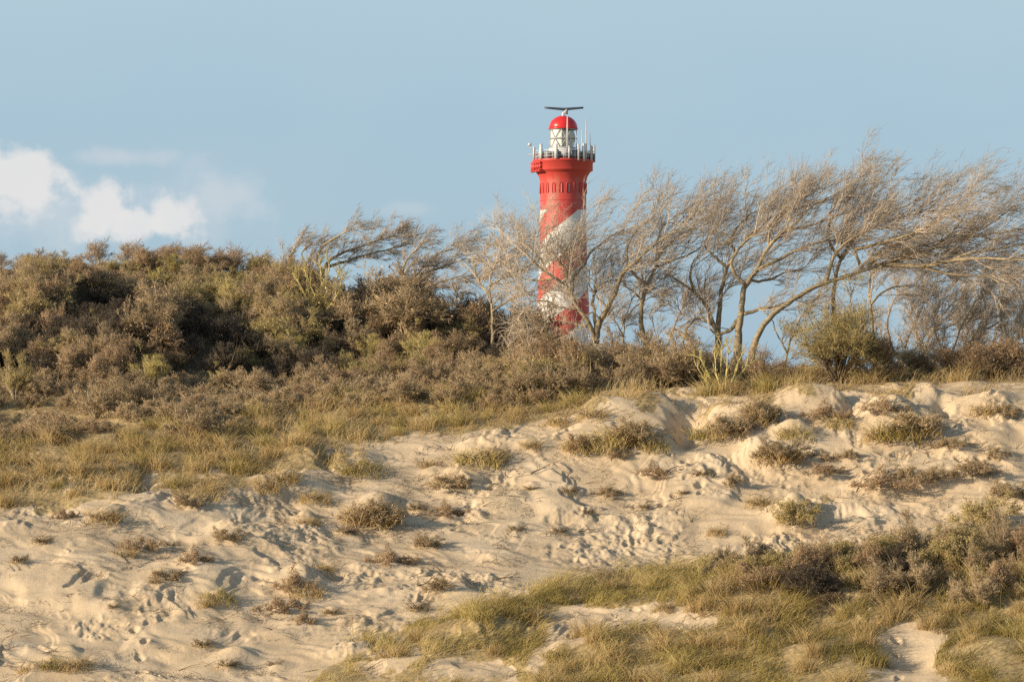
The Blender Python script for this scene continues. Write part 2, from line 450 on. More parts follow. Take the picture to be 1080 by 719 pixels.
TRACKS = [[(545, 478), (520, 510), (495, 545), (470, 570)], [(735, 470), (715, 520), (690, 550), (660, 580)], [(135, 660), (150, 690), (166, 722)],
          [(1050, 425), (1000, 455), (950, 480), (880, 515), (830, 545)], [(1080, 470), (1030, 490), (985, 470)],
          [(760, 480), (740, 520), (720, 550)], [(930, 660), (960, 690), (950, 718)], [(620, 640), (680, 650), (730, 640)], [(700, 455), (710, 480), (730, 500)]]
for tr in TRACKS:
    pts = [np.array([(u - U0) / F * (Y := ground_Y(ZB, u, v)), Y]) for u, v in tr]
    for p, q in zip(pts[:-1], pts[1:]):
        L = np.linalg.norm(q - p); n = max(2, int(L / 0.42)); d = (q - p) / L; ang = math.atan2(d[1], d[0])
        for k in range(n):
            if RNG.random() < .2: continue
            c = p + d * L * (k + RNG.uniform(-.25, .25)) / n + np.array([-d[1], d[0]]) * ((k % 2) * .26 - .13 + RNG.normal(0, .06))
            s = RNG.uniform(.7, 1.25)
            dent(c[0], c[1], ang + RNG.normal(0, .3), .17 * s, .10 * s, RNG.uniform(.05, .13))
for k in range(70):
    u = RNG.uniform(-20, 1100); Y = RNG.uniform(79, 102)
    j = np.searchsorted(gu, u); i = np.searchsorted(gY, Y)
    if rough[i, min(j, nu - 1)] < .35: continue
    s = RNG.uniform(.5, 1.3)
    dent((u - U0) / F * Y, Y, RNG.uniform(0, 3.1), .14 * s, .09 * s, RNG.uniform(-.06, .12))


def Hs(x, y):
    """terrain height (world) at arrays x, y"""
    x = np.asarray(x, float); y = np.asarray(y, float)
    u = x / np.where(y < 60, 60, y) * F + U0
    j = np.clip(np.searchsorted(gu, u) - 1, 0, nu - 2); i = np.clip(np.searchsorted(gY, y) - 1, 0, ny - 2)
    fx = np.clip((u - gu[j]) / (gu[j + 1] - gu[j]), 0, 1); fy = np.clip((y - gY[i]) / (gY[i + 1] - gY[i]), 0, 1)
    return ZC + (Z[i, j] * (1 - fx) + Z[i, j + 1] * fx) * (1 - fy) + (Z[i + 1, j] * (1 - fx) + Z[i + 1, j + 1] * fx) * fy


def uv_of(x, y, z):
    return x / y * F + U0, VH - (z - ZC) / y * F


# vegetation cover, 0 bare sand .. 1 closed
def inside(poly, u, v):
    poly = np.asarray(poly, float); r = np.zeros(np.shape(u), bool); n = len(poly)
    for i in range(n):
        x1, y1 = poly[i]; x2, y2 = poly[(i + 1) % n]
        c = (y1 > v) != (y2 > v)
        r ^= c & (u < (x2 - x1) * (v - y1) / (y2 - y1 + 1e-9) + x1)
    return r


EDGE_U = [-400, 0, 60, 130, 160, 200, 260, 300, 330, 360, 400, 450, 480, 520, 560, 600, 650, 690, 710, 735, 760, 800, 830, 860, 900, 960, 1020, 1060, 1100, 1500]
EDGE_V = [540, 538, 530, 524, 512, 520, 508, 492, 478, 476, 470, 464, 456, 450, 446, 432, 424, 418, 416, 424, 424, 420, 410, 404, 406, 408, 406, 400, 400, 400]
SPUR_U = [-400, 300, 340, 380, 430, 480, 540, 620, 700, 760, 820, 900, 960, 1020, 1080, 1500]
SPUR_V = [760, 745, 712, 686, 664, 640, 628, 612, 592, 578, 566, 552, 542, 538, 534, 530]
SAND_HOLES = [[(545, 655), (600, 640), (740, 634), (748, 652), (690, 662), (640, 672), (600, 690), (560, 712), (545, 700), (590, 672)],
              [(930, 668), (985, 660), (1000, 672), (985, 690), (1010, 730), (915, 730), (930, 700)],
              [(455, 700), (520, 688), (545, 725), (440, 725)], [(375, 700), (430, 672), (440, 690), (400, 730)]]


def cover(x, y, z, soft=1.0):
    u, v = uv_of(x, y, z)
    w = fbm(x * .7, y * .7, 5, 91, .62) * 15
    back = sstep(-7 * soft, 7 * soft, np.interp(u, EDGE_U, EDGE_V) - v + w) * (y > 90)
    front = sstep(-6 * soft, 6 * soft, v - np.interp(u, SPUR_U, SPUR_V) + w * .8) * (y < 88.5)
    for h in SAND_HOLES:
        front = front * (1 - inside(h, u + w, v + w * .5) * (y < 88))
    far = (y > 103) * 1.0
    return np.clip(np.maximum(np.maximum(back, front), far), 0, 1)


COVER = cover(GX, np.where(GY < 30, 30, GY), Z + ZC)
COVER = np.where(GY < 66, sstep(-.3, .3, fbm(GX * .1, GY * .1, 3, 97)), COVER)
UU = GX / np.where(GY < 60, 60, GY) * F + U0
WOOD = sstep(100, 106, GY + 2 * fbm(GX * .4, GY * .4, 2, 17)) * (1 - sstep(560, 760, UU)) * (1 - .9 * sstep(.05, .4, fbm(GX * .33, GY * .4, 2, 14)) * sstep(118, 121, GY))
vs = np.stack([GX, GY, Z + ZC], -1).reshape(-1, 3)
ii = np.arange(ny - 1)[:, None] * nu; jj = np.arange(nu - 1)[None]
qf = np.stack([ii + jj, ii + jj + 1, ii + nu + jj + 1, ii + nu + jj], -1).reshape(-1, 4)
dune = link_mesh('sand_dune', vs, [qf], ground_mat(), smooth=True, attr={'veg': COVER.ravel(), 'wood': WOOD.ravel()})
tag(dune, 'pale sandy dune face with slips and footprints rising to a scrub covered hill', 'dune', kind='structure')


# ------------------------------------------------------------------ grasses
def blades(mb, x, y, h, w, lean=0.35, spread=0.35, a=None, z=None, jit=.25):
    n = len(x); z = Hs(x, y) - 0.02 if z is None else z
    a = RNG.random(n) if a is None else a
    az = RNG.uniform(0, 2 * np.pi, n)
    lean = lean * (1 + .55 * fbm(x * .45, y * .45, 2, 63))
    d = np.stack([np.cos(az) * spread + lean, np.sin(az) * spread + lean * .25, np.ones(n)], -1)
    d += RNG.normal(0, jit, (n, 3)) * np.array([1, 1, .3]); d /= np.linalg.norm(d, axis=1)[:, None]
    h = np.broadcast_to(h, (n,))
    b = np.stack([x, y, z], -1)
    m = b + d * h[:, None] * .55
    e = m + (d + np.stack([np.broadcast_to(lean * 1.1, (n,)) + np.cos(az) * spread * .8, np.sin(az) * spread * .8, np.full(n, -.18)], -1)) * h[:, None] * .5
    mb.twigs(b, m, e, np.broadcast_to(w, (n,)), a=a)


def scatter(n, ubox, ybox, prob):
    u = RNG.uniform(*ubox, n); y = RNG.uniform(*ybox, n); x = (u - U0) / F * y
    z = Hs(x, y)
    p = prob(x, y, z)
    k = RNG.random(n) < p
    return x[k], y[k]


def tuftiness(x, y, s=2.2, seed=3):
    return sstep(-.45, .5, fbm(x * s, y * s, 3, seed))


def grass_band(x, y, z):
    u, v = uv_of(x, y, z); d = np.interp(u, EDGE_U, EDGE_V) - v
    wide = np.interp(u, [0, 300, 500, 620, 760, 900, 1080], [66, 60, 32, 24, 10, 26, 44])
    band = cover(x, y, z, 2.6) * (1 - sstep(wide * .7, wide * 1.25, d + fbm(x * .5, y * .5, 2, 8) * 14))
    up = cover(x, y, z) * .12 + .5 * sstep(.1, .5, fbm(x * .33, y * .4, 2, 14)) * (v < 305) * (u < 320)
    return np.clip(np.maximum(band, up), 0, 1) * (.06 + .94 * tuftiness(x, y, 1.7) ** 1.4)


def heights(x, y, lo, hi, seed):
    return (lo + (hi - lo) * (.5 + .5 * np.clip(fbm(x * 1.3, y * 1.3, 2, seed), -1, 1))) * RNG.uniform(.6, 1.25, len(x))


mb = MB()
x, y = scatter(105000, (-60, 1140), (91, 126), lambda x, y, z: grass_band(x, y, z) * .95)
blades(mb, x, y, heights(x, y, .14, .80, 21), .0075, lean=.42, spread=.38,
       a=np.clip(.5 + .45 * fbm(x * .6, y * .6, 2, 77) + RNG.normal(0, .26, len(x)), 0, 1))
o = mb.build('marram_grass', MAT['marram'])
tag(o, 'straw coloured wind combed dune grass along the upper edge of the sand', 'grass', kind='stuff')

mb = MB()
x, y = scatter(95000, (250, 1140), (75.5, 88.5), lambda x, y, z: cover(x, y, z, 2.8) * (.04 + .96 * tuftiness(x, y, 1.3, 15) ** 1.5))
blades(mb, x, y, heights(x, y, .14, .75, 23), .0066, lean=.5, spread=.42,
       a=np.clip(.52 + .5 * fbm(x * .5, y * .5, 2, 78) + RNG.normal(0, .2, len(x)), 0, 1))
o = mb.build('spur_grass', MAT['green_grass'])
tag(o, 'greenish yellow long grass bent to the right on the low spur in front', 'grass', kind='stuff')

# short dead scrub under the bushes
mb = MB()
x, y = scatter(190000, (-60, 1140), (92, 127), lambda x, y, z: cover(x, y, z) * (1 - .8 * np.clip(grass_band(x, y, z), 0, 1)) * (.2 + .8 * tuftiness(x, y, 1.5, 33)) * .8)
blades(mb, x, y, heights(x, y, .10, .50, 25), .0075, lean=.15, spread=.9, jit=.5)
x, y = scatter(50000, (600, 1140), (80, 88.5), lambda x, y, z: cover(x, y, z) * sstep(-.1, .4, fbm(x * .4, y * .5, 3, 19)))
blades(mb, x, y, heights(x, y, .10, .40, 26), .006, lean=.2, spread=.9, jit=.5)
o = mb.build('dead_undergrowth', MAT['dry_twig'])
tag(o, 'tangled brown dead undergrowth between the bushes', 'undergrowth', kind='stuff')

# bits of root and stalk strewn over the sand
mb = MB()
x, y = scatter(65000, (-60, 1140), (78, 102), lambda x, y, z: (1 - cover(x, y, z)) * (.03 + sstep(.0, .6, fbm(x * .8, y * .9, 4, 44, .65))) * .55)
n = len(x); az = RNG.uniform(0, 6.28, n); L = RNG.uniform(.05, .40, n) * np.where(RNG.random(n) < .12, 1.7, 1.0)
b = np.stack([x, y, Hs(x, y) + .004], -1); x2 = x + np.cos(az) * L; y2 = y + np.sin(az) * L * .6
e = np.stack([x2, y2, Hs(x2, y2) + RNG.uniform(.0, .16, n)], -1)
m_ = (b + e) / 2 + RNG.normal(0, .02, (n, 3)); m_[:, 2] = np.maximum(m_[:, 2], Hs(m_[:, 0], m_[:, 1])) + .02
mb.twigs(b, m_, e, RNG.uniform(.003, .008, n) * np.where(L > .4, 1.6, 1.0), a=RNG.random(n) * np.where(L > .4, .6, 1.0))
o = mb.build('plant_litter', MAT['litter'])
tag(o, 'dark bits of dead root and stalk strewn over the bare sand', 'litter', kind='stuff')


# ------------------------------------------------------------------ shrubs
def unit(v):
    return v / (np.linalg.norm(v, axis=-1, keepdims=True) + 1e-9)


def spawn(S, M, T, k, tmin, ln, wind, wmix, spread, jitter=.3):
    """k children on every parent twig: start, middle, tip, parent index"""
    n = len(S); idx = np.repeat(np.arange(n), k)
    t = RNG.uniform(tmin, 1.0, n * k)
    s = np.where((t < .5)[:, None], S[idx] + (M[idx] - S[idx]) * (t * 2)[:, None], M[idx] + (T[idx] - M[idx]) * (t * 2 - 1)[:, None])
    pd = unit(T[idx] - S[idx])
    r = RNG.normal(size=pd.shape); r -= pd * (r * pd).sum(1)[:, None]; r = unit(r)
    d = unit(pd + r * spread * RNG.uniform(.5, 1.2, (n * k, 1)) + wind * wmix)
    L = ln * RNG.uniform(.55, 1.35, n * k) * (1.15 - .55 * t)
    m = s + d * (L * .5)[:, None]
    d2 = unit(d + wind * wmix * .6 + RNG.normal(0, jitter, d.shape))
    return s, m, m + d2 * (L * .5)[:, None], idx


def shrub_proto(name, h, r, nst, mat, seed, dens=1.0, leaf=0.0, leafmat=None, wind=(.35, .05, .25), open_=0.0, stem_r=.016, stemmat='stem', tw=.0062):
    global RNG
    RNG = np.random.default_rng(seed)
    wind = np.array(wind)
    az = RNG.uniform(0, 6.28, nst); el = np.arccos(RNG.uniform(.12 + .3 * open_, 1, nst))
    d = np.stack([np.sin(el) * np.cos(az), np.sin(el) * np.sin(az), np.cos(el) * 1.05], -1)
    reach = np.stack([np.full(nst, r), np.full(nst, r), np.full(nst, h)], -1) * d * RNG.uniform(.45, 1.05, (nst, 1)) * (1 + .28 * np.sin(az * 2 + seed) + .18 * np.sin(az * 3 + seed * 2.3))[:, None]
    S = RNG.normal(0, .06, (nst, 3)) * np.array([1, 1, 0]) - np.array([0, 0, .06])
    T = S + reach + wind * h * .25
    M = (S + T) / 2 + np.array([0, 0, .12 * h]) + RNG.normal(0, .06 * h, (nst, 3))
    root = empty(name)
    st = MB(); st.twigs(S, M, T, stem_r, a=RNG.random(nst))
    pl = 5; az = RNG.uniform(0, 6.28, pl); P0 = np.zeros((pl, 3)); P2 = np.stack([np.cos(az) * r * .75, np.sin(az) * r * .75, h * RNG.uniform(.7, 1.15, pl)], -1)
    st.twigs(P0, P2 * .5 + RNG.normal(0, .06 * h, (pl, 3)), P2, stem_r * .9, a=.95)
    fo = MB()
    k1 = max(3, int(7 * dens))
    s1, m1, t1, _ = spawn(S, M, T, k1, .3, .34 * h, wind, .25, .9)
    lng = np.where(RNG.random(len(s1)) < .16, RNG.uniform(1.3, 1.9, len(s1)), 1.0)[:, None]; m1 = s1 + (m1 - s1) * lng; t1 = s1 + (t1 - s1) * lng
    st.twigs(s1, m1, t1, stem_r * .5, a=RNG.random(len(s1)))
    s2, m2, t2, _ = spawn(s1, m1, t1, 7, .15, .20 * h + .05, wind, .3, .9)
    fo.twigs(s2, m2, t2, tw, a=np.clip(RNG.normal(.5, .22, len(s2)), 0, 1))
    s3, m3, t3, _ = spawn(s2, m2, t2, int(5 * dens), .2, .09 * h + .05, wind, .35, .8)
    fo.twigs(s3, m3, t3, tw * .75, a=np.clip(RNG.normal(.55, .25, len(s3)), 0, 1))
    if leaf > 0:
        k = RNG.random(len(s3)) < leaf
        c = t3[k]; dd = unit(RNG.normal(size=c.shape) + np.array([.2, 0, .4]))
        lf = fo if leafmat is None else MB()
        lf.flecks(c, dd, RNG.uniform(.03, .065, len(c)), RNG.uniform(.018, .035, len(c)), a=np.clip(RNG.normal(.5, .28, len(c)), 0, 1))
    st.build('stem', MAT[stemmat], root)
    fo.build('foliage', MAT[mat], root)
    if leaf > 0 and leafmat:
        lf.build('leaves', MAT[leafmat], root)
    return root


PR = {}
for i in range(3):
    PR['grey%d' % i] = shrub_proto('thorn_shrub', 1.0, .85, 15, 'dry_twig', 100 + i, 1.3, leaf=.12)
    PR['rust%d' % i] = shrub_proto('thorn_shrub', 1.0, .75, 13, 'rust_twig', 110 + i, 1.3, leaf=.2)
for i in range(2):
    PR['olive%d' % i] = shrub_proto('thorn_shrub', 1.0, .85, 15, 'olive_twig', 120 + i, 1.3, leaf=.35)
    PR['low%d' % i] = shrub_proto('creeping_shrub', .6, .85, 15, 'dry_twig', 130 + i, 1.0, leaf=.2)
    PR['lowrust%d' % i] = shrub_proto('creeping_shrub', .6, .85, 14, 'rust_twig', 140 + i, 1.0, leaf=.2)
    PR['open%d' % i] = shrub_proto('thorn_shrub', 1.3, 1.0, 11, 'rust_twig', 150 + i, .8, leaf=.25, open_=1.0)
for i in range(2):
    PR['black%d' % i] = shrub_proto('blackthorn_shrub', 1.0, .85, 16, 'shade_dark_twig', 160 + i, 1.3, leaf=.15, stemmat='litter')  # thicket bush in near-black twigs, shade of the hollows put into its colour
    PR['broom%d' % i] = shrub_proto('broom_shrub', 1.15, .55, 26, 'lichen' if i else 'olive_twig', 170 + i, .8, leaf=0, wind=(.1, 0, .9))
RNG = np.random.default_rng(99)
USED = set()


def put(kind, x, y, s, label, group, sx=1.0, cat='shrub', name=None, sink=.03):
    p = PR[kind]
    z = float(Hs(np.array([x]), np.array([y]))[0]) - sink
    loc = (float(x), float(y), z); rz = RNG.uniform(-.9, .9); sc = (s * sx, s * sx, s)
    if kind in USED:
        o = dup(p, loc, rz, sc)
    else:
        o = p; USED.add(kind); o.location = loc; o.rotation_euler = (0, 0, rz); o.scale = sc
    return tag(o, label, cat, group)


def zone(n, kinds, ubox, ybox, srange, label, group, ok=None, mind=.8, cat='shrub'):
    got = []; tries = 0
    while len(got) < n and tries < n * 60:
        tries += 1
        u = RNG.uniform(*ubox); y = RNG.uniform(*ybox); x = (u - U0) / F * y
        if ok is not None:
            z = float(Hs(np.array([x]), np.array([y]))[0]); uu, vv = uv_of(x, y, z)
            if not ok(uu, vv, y): continue
        if any((x - a) ** 2 + (y - b) ** 2 < mind ** 2 for a, b in got): continue
        if 306 < u < 366 and not kinds[0].startswith('low'):
            vq = uv_of(x, y, float(Hs(np.array([x]), np.array([y]))[0]))[1]
            if 330 < vq < 392: continue
        got.append((x, y))
        put(kinds[RNG.integers(len(kinds))], x, y, RNG.uniform(*srange), label, group, sx=RNG.uniform(.9, 1.25), cat=cat)
    return got


def in_pit(u, v, grow=1.0):
    for a, b, w, ry, d in PITS:
        W = w * 31
        if ((u - a - W * .55) / (W * .75 * grow)) ** 2 + ((v - b) / (ry * 14 * grow)) ** 2 < 1: return True
    return False


gold = lambda u, v, y: float(fbm(np.array([(u - U0) / F * y * .33]), np.array([y * .4]), 2, 14)[0]) > .3 and v < 312
for a, b, w, ry, d in PITS:
    for k in range(4):
        u = a - RNG.uniform(8, 34)
        if 308 < u < 366: u -= 60
        v = b + ry * 14 * (-.8 + .55 * k)
        Y = ground_Y(Z, u, v); put(['grey0', 'olive1', 'rust2', 'grey2', 'grey1'][RNG.integers(5)], (u - U0) / F * Y, Y, RNG.uniform(.9, 1.35), 'grey brown leafless thorn bush at the sunny edge of a shaded hollow', 'bushes at the shaded hollows', cat='thorn bush')
zone(32, ['open0', 'open1', 'open0', 'rust1'], (-60, 330), (123, 127), (.6, 1.0), 'leafless reddish brown bush standing on the hill crest against the sky', 'bushes on the hill crest', mind=.75, cat='thorn bush')
zone(26, ['broom0', 'broom1'], (-40, 600), (104, 122), (.6, 1.1), 'upright broom like bush with straight greenish stems among the brown thicket', 'broom bushes in the thicket', ok=lambda u, v, y: not in_pit(u, v), mind=1.5, cat='broom bush')
zone(185, ['grey0', 'grey1', 'grey2', 'rust0', 'rust1', 'rust2', 'olive0', 'olive1'], (-60, 560), (106.5, 122), (.5, 1.0), 'grey brown leafless thorn bush in the thicket on the left hillside', 'thicket on the left hillside', ok=lambda u, v, y: not gold(u, v, y) and not in_pit(u, v - 12, 1.2), mind=.75, cat='thorn bush')
zone(7, ['rust0', 'grey1', 'black0'], (318, 392), (119.5, 122), (1.15, 1.6), 'tall brown thorn bush behind the yellow lichen covered bush on the hill', 'tall bushes behind the lichen bush', mind=.8, cat='tall bush')
zone(32, ['grey0', 'black1', 'black0', 'rust2', 'rust0'], (385, 565), (113.5, 120.5), (1.5, 2.0), 'tall dense thorn bush under the windswept trees of the hill', 'tall bushes under the windswept trees', ok=lambda u, v, y: y < 121 - (u - 300) * .018 and not in_pit(u, v - 14), mind=1.05, cat='tall bush')  # the black kinds extend the painted shade of the hollows towards the tower
zone(130, ['black0', 'black1'], (-60, 570), (106, 122), (.55, 1.05), 'thorn bush coloured dark to give the shade of a hillside hollow', 'bushes darkened for the shade in the hollows', ok=lambda u, v, y: in_pit(u, v - 6, 1.45), mind=.6, cat='shade darkened bush')  # hollow shade deepened by bush colour, on top of the cast shadow
zone(120, ['low0', 'low1', 'lowrust0', 'grey1', 'low0'], (-60, 640), (97, 108), (.6, 1.0), 'low grey brown twiggy bush in the belt between thicket and grass', 'low bushes above the grass edge', ok=lambda u, v, y: v < np.interp(u, EDGE_U, EDGE_V) - np.interp(u, [0, 300, 600], [58, 52, 8]), mind=.72, cat='low bush')
zone(6, ['grey0', 'rust0', 'grey2'], (556, 625), (104, 108), (1.35, 1.75), 'tall brown bush hiding the foot of the lighthouse', 'tall bushes before the lighthouse', mind=.7, cat='tall bush')
zone(34, ['grey0', 'grey2', 'rust0', 'olive0'], (548, 735), (102, 111), (.8, 1.35), 'dense brown bush around the feet of the bare trees', 'bushes at the tree feet', mind=.75)
zone(30, ['lowrust0', 'lowrust1', 'low0', 'lowrust0'], (730, 1110), (103, 110), (.4, .75), 'low rusty brown bush along the right dune crest', 'low bushes on the right crest', mind=.8)
zone(74, ['grey0', 'rust0', 'black0', 'olive0', 'olive1', 'black1', 'lowrust0', 'rust2'], (740, 1110), (80.5, 87), (.45, .85), 'dark brown bush on the low spur in front of the sand face', 'bushes on the spur', ok=lambda u, v, y: v > np.interp(u, [700, 850, 960, 1100], [596, 582, 566, 556]) + 16 * float(vnoise(u * .02, y)) and v < np.interp(u, [740, 860, 1000, 1100], [610, 640, 668, 650]), mind=.52)


def single(name, kind_args, u, v, Y, s, label, cat='shrub', group=None):
    pass


# ------------------------------------------------------------------ trees
def smooth_path(p, n):
    p = np.asarray(p, float); t = np.concatenate([[0], np.cumsum(np.linalg.norm(np.diff(p, axis=0), axis=1))])
    tt = np.linspace(0, t[-1], n)
    return cr1(tt, t, p) if len(p) > 2 else np.stack([np.interp(tt, t, p[:, k]) for k in range(3)], -1)


def tree(name, Y, limbs, label, seed, cat='tree', group=None, wind=(.60, .03, .50), dens=1.0, mat='crown_twig', bark='bark', L=(1.5, .78, .40), tw=.0060, k=(2.6, 4, 5, 0), base=True, wmix=.38, spread=.85, ystart=.42, boughs=3, vtop=300.0, squash=.33):
    """limbs: [(pixel polyline, radius at start px, radius at end px)], the first is the trunk and starts at the foot"""
    global RNG
    RNG = np.random.default_rng(seed)
    wind = unit(np.array(wind))
    limbs = [([(u, v + max(0.0, vtop - v) * squash) for u, v in pl], ra, rb) for pl, ra, rb in limbs]
    u0 = limbs[0][0][0][0]; x0 = (u0 - U0) / F * Y
    z0 = float(Hs(np.array([x0]), np.array([Y]))[0])
    root = empty(name, (x0, Y, z0)); org = np.array([x0, Y, z0])
    tag(root, label, cat, group)
    bm_ = MB(); cr = MB()
    S0, M0, T0, R0 = [], [], [], []
    px = Y / F
    done = []
    for li, (pl, ra, rb) in enumerate(limbs):
        P = np.array([at(u, v, Y) for u, v in pl]) - org
        if li == 0 and base:
            P[0, 2] = -.12
        n = max(6, int(len(P) * 3.5)); Q = smooth_path(P, n)
        # depth: limbs start where they leave their parent and run off to their own side
        s = np.linspace(0, 1, n); ln = np.linalg.norm(np.diff(Q, axis=0), axis=1).sum()
        dy0 = 0.0
        if li > 0:
            best = min(done, key=lambda q: np.min(np.linalg.norm((q - Q[0])[:, [0, 2]], axis=1)))
            dy0 = best[np.argmin(np.linalg.norm((best - Q[0])[:, [0, 2]], axis=1)), 1]
        Q[:, 1] += dy0 + RNG.uniform(-.5, .5) * ln * s ** 1.2 + np.cumsum(RNG.normal(0, .02, n))
        Q += RNG.normal(0, .012, Q.shape) * (s[:, None] > .05)
        R = (ra + (rb - ra) * s ** .8) * px
        if li == 0 and base: R = R * (1 + .45 * np.exp(-s * 9))
        bm_.tube(Q, R, 8, a=np.clip(RNG.normal(.55, .12, n).repeat(8), 0, 1))
        done.append(Q)
        m = max(1, int(ln * k[0] * dens)); t = RNG.uniform(ystart if li == 0 else .12, 1, m)
        t = np.append(t, [.97, 1, 1])
        i = np.clip((t * (n - 1)).astype(int), 0, n - 2); f = t * (n - 1) - i
        s0 = Q[i] + (Q[i + 1] - Q[i]) * f[:, None]; pd = unit(Q[i + 1] - Q[i])
        r = RNG.normal(size=pd.shape); r -= pd * (r * pd).sum(1)[:, None]; r = unit(r)
        d = unit(pd + r * spread * 1.25 * RNG.uniform(.5, 1.2, (len(t), 1)) + wind * wmix)
        ll = L[0] * RNG.uniform(.5, 1.4, len(t)) * (.55 + .45 * t)
        mm = s0 + d * (ll * .5)[:, None]; d2 = unit(d + wind * wmix * .7 + RNG.normal(0, .2, d.shape))
        S0.append(s0); M0.append(mm); T0.append(mm + d2 * (ll * .5)[:, None]); R0.append(np.minimum(R[i] * .6, .022))
    S, M, T = np.concatenate(S0), np.concatenate(M0), np.concatenate(T0); R = np.concatenate(R0)
    if boughs:
        s0, m0, t0, ix = spawn(S, M, T, boughs, .2, L[0] * .75, wind, wmix * .8, spread * 1.1)
        cl_ = np.clip(RNG.normal(.6, .2, len(s0)), 0, 1)
        cr.twigs(s0, m0, t0, np.maximum(R[ix] * .55, .0105), a=cl_)
        S = np.concatenate([S, s0]); M = np.concatenate([M, m0]); T = np.concatenate([T, t0]); R = np.concatenate([R, R[ix] * .55])
        n0 = len(s0)
    cl = lambda n, mu: np.clip(RNG.normal(mu, .2, n), 0, 1)
    n0 = n0 if boughs else 0
    cr.twigs(S[:len(S) - n0], M[:len(S) - n0], T[:len(S) - n0], np.maximum(R[:len(S) - n0], .0145), a=cl(len(S) - n0, .62))
    s1, m1, t1, _ = spawn(S, M, T, k[1], .12, L[1], wind, wmix * .9, spread, .16)
    cr.twigs(s1, m1, t1, tw * 1.3, a=cl(len(s1), .55))
    s2, m2, t2, _ = spawn(s1, m1, t1, k[2], .1, L[2], wind, wmix * .8, spread * .95, .16)
    cr.twigs(s2, m2, t2, tw * .85, a=cl(len(s2), .5))
    if k[3]:
        s3, m3, t3, _ = spawn(s2, m2, t2, k[3], .3, L[2] * .5, wind, wmix * .6, spread * 1.1)
        cr.twigs(s3, m3, t3, tw * .62, a=cl(len(s3), .5))
    bm_.build('trunk', MAT[bark], root, smooth=True)
    cr.build('crown', MAT[mat], root)
    return root


GR = None
tree('bare_tree', 106, [
    ([(633, 392), (628, 362), (622, 342), (610, 326), (602, 310), (595, 300), (585, 291), (572, 278), (560, 262)], 4.2, 1.0),
    ([(628, 362), (630, 345), (640, 325), (648, 308), (653, 290), (659, 278), (672, 262), (686, 244), (700, 226)], 4.0, .9),
    ([(603, 308), (604, 292), (612, 277), (617, 266), (609, 261), (600, 262)], 2.2, .8),
    ([(617, 268), (622, 250), (632, 238), (644, 224), (658, 212)], 1.6, .6),
    ([(629, 352), (626, 325), (627, 308), (634, 299), (650, 294)], 2.4, .8),
    ([(595, 300), (598, 280), (590, 264), (596, 250), (606, 240)], 1.6, .6),
    ([(585, 291), (568, 294), (552, 290), (538, 280)], 1.4, .5),
    ([(572, 278), (570, 262), (562, 250)], 1.2, .5),
    ([(610, 326), (592, 325), (574, 318), (560, 318)], 1.4, .5),
    ([(640, 325), (628, 312), (620, 296), (622, 278)], 1.4, .5), ([(622, 345), (606, 342), (590, 338), (576, 340)], 1.3, .5), ([(634, 340), (624, 330), (612, 340), (604, 352)], 1.2, .5)],
    'bare forked tree with crooked limbs in front of the lighthouse', 301, wmix=.32, dens=1.15)
tree('bare_tree', 107, [
    ([(688, 400), (687, 389), (682, 366), (677, 340), (678, 318), (684, 299), (692, 273), (697, 254), (709, 231), (731, 209), (750, 190)], 3.8, .8),
    ([(684, 299), (672, 285), (664, 268), (662, 245), (668, 222), (682, 200)], 2.0, .6),
    ([(697, 254), (694, 232), (698, 212), (712, 192)], 1.6, .6),
    ([(692, 273), (708, 262), (726, 252), (744, 236)], 1.8, .6),
    ([(678, 318), (668, 306), (660, 302)], 1.4, .6)],
    'slim bare tree with a single pale bent trunk standing beside the forked one', 302)
tree('bare_tree', 109, [
    ([(757, 405), (757, 348), (758, 321), (762, 291), (765, 276), (773, 254), (784, 231), (799, 205)], 4.2, .8),
    ([(757, 352), (750, 340), (744, 325), (731, 310), (716, 299), (701, 288)], 3.0, .8),
    ([(750, 342), (735, 336), (724, 346), (720, 364)], 2.0, .8),
    ([(765, 276), (752, 258), (742, 240), (748, 218)], 2.0, .6),
    ([(731, 310), (726, 292), (728, 270), (738, 250)], 1.8, .6),
    ([(773, 254), (768, 232), (776, 212), (790, 190)], 1.6, .6)],
    'bare tree with a straight trunk and a long low limb reaching left', 303)
tree('bare_tree', 106, [
    ([(776, 408), (778, 372), (780, 344), (783, 321), (787, 300), (799, 277), (810, 243), (829, 215), (842, 199), (855, 178), (874, 162)], 5.0, .8),
    ([(781, 335), (770, 348), (758, 352), (748, 346)], 3.0, 1.0),
    ([(787, 300), (776, 286), (772, 264), (782, 240), (800, 215), (815, 192)], 2.4, .7),
    ([(785, 331), (800, 326), (818, 323), (834, 316)], 2.2, .8),
    ([(799, 277), (820, 262), (840, 246), (866, 232), (892, 215)], 2.4, .7),
    ([(829, 215), (850, 208), (874, 196), (898, 184)], 1.8, .6),
    ([(812, 240), (812, 218), (822, 196), (840, 172)], 1.6, .6),
    ([(790, 295), (812, 292), (830, 280), (852, 272)], 1.8, .6)],
    'tallest bare tree with a stout trunk dividing low and a crown blown to the right', 304, dens=1.1)
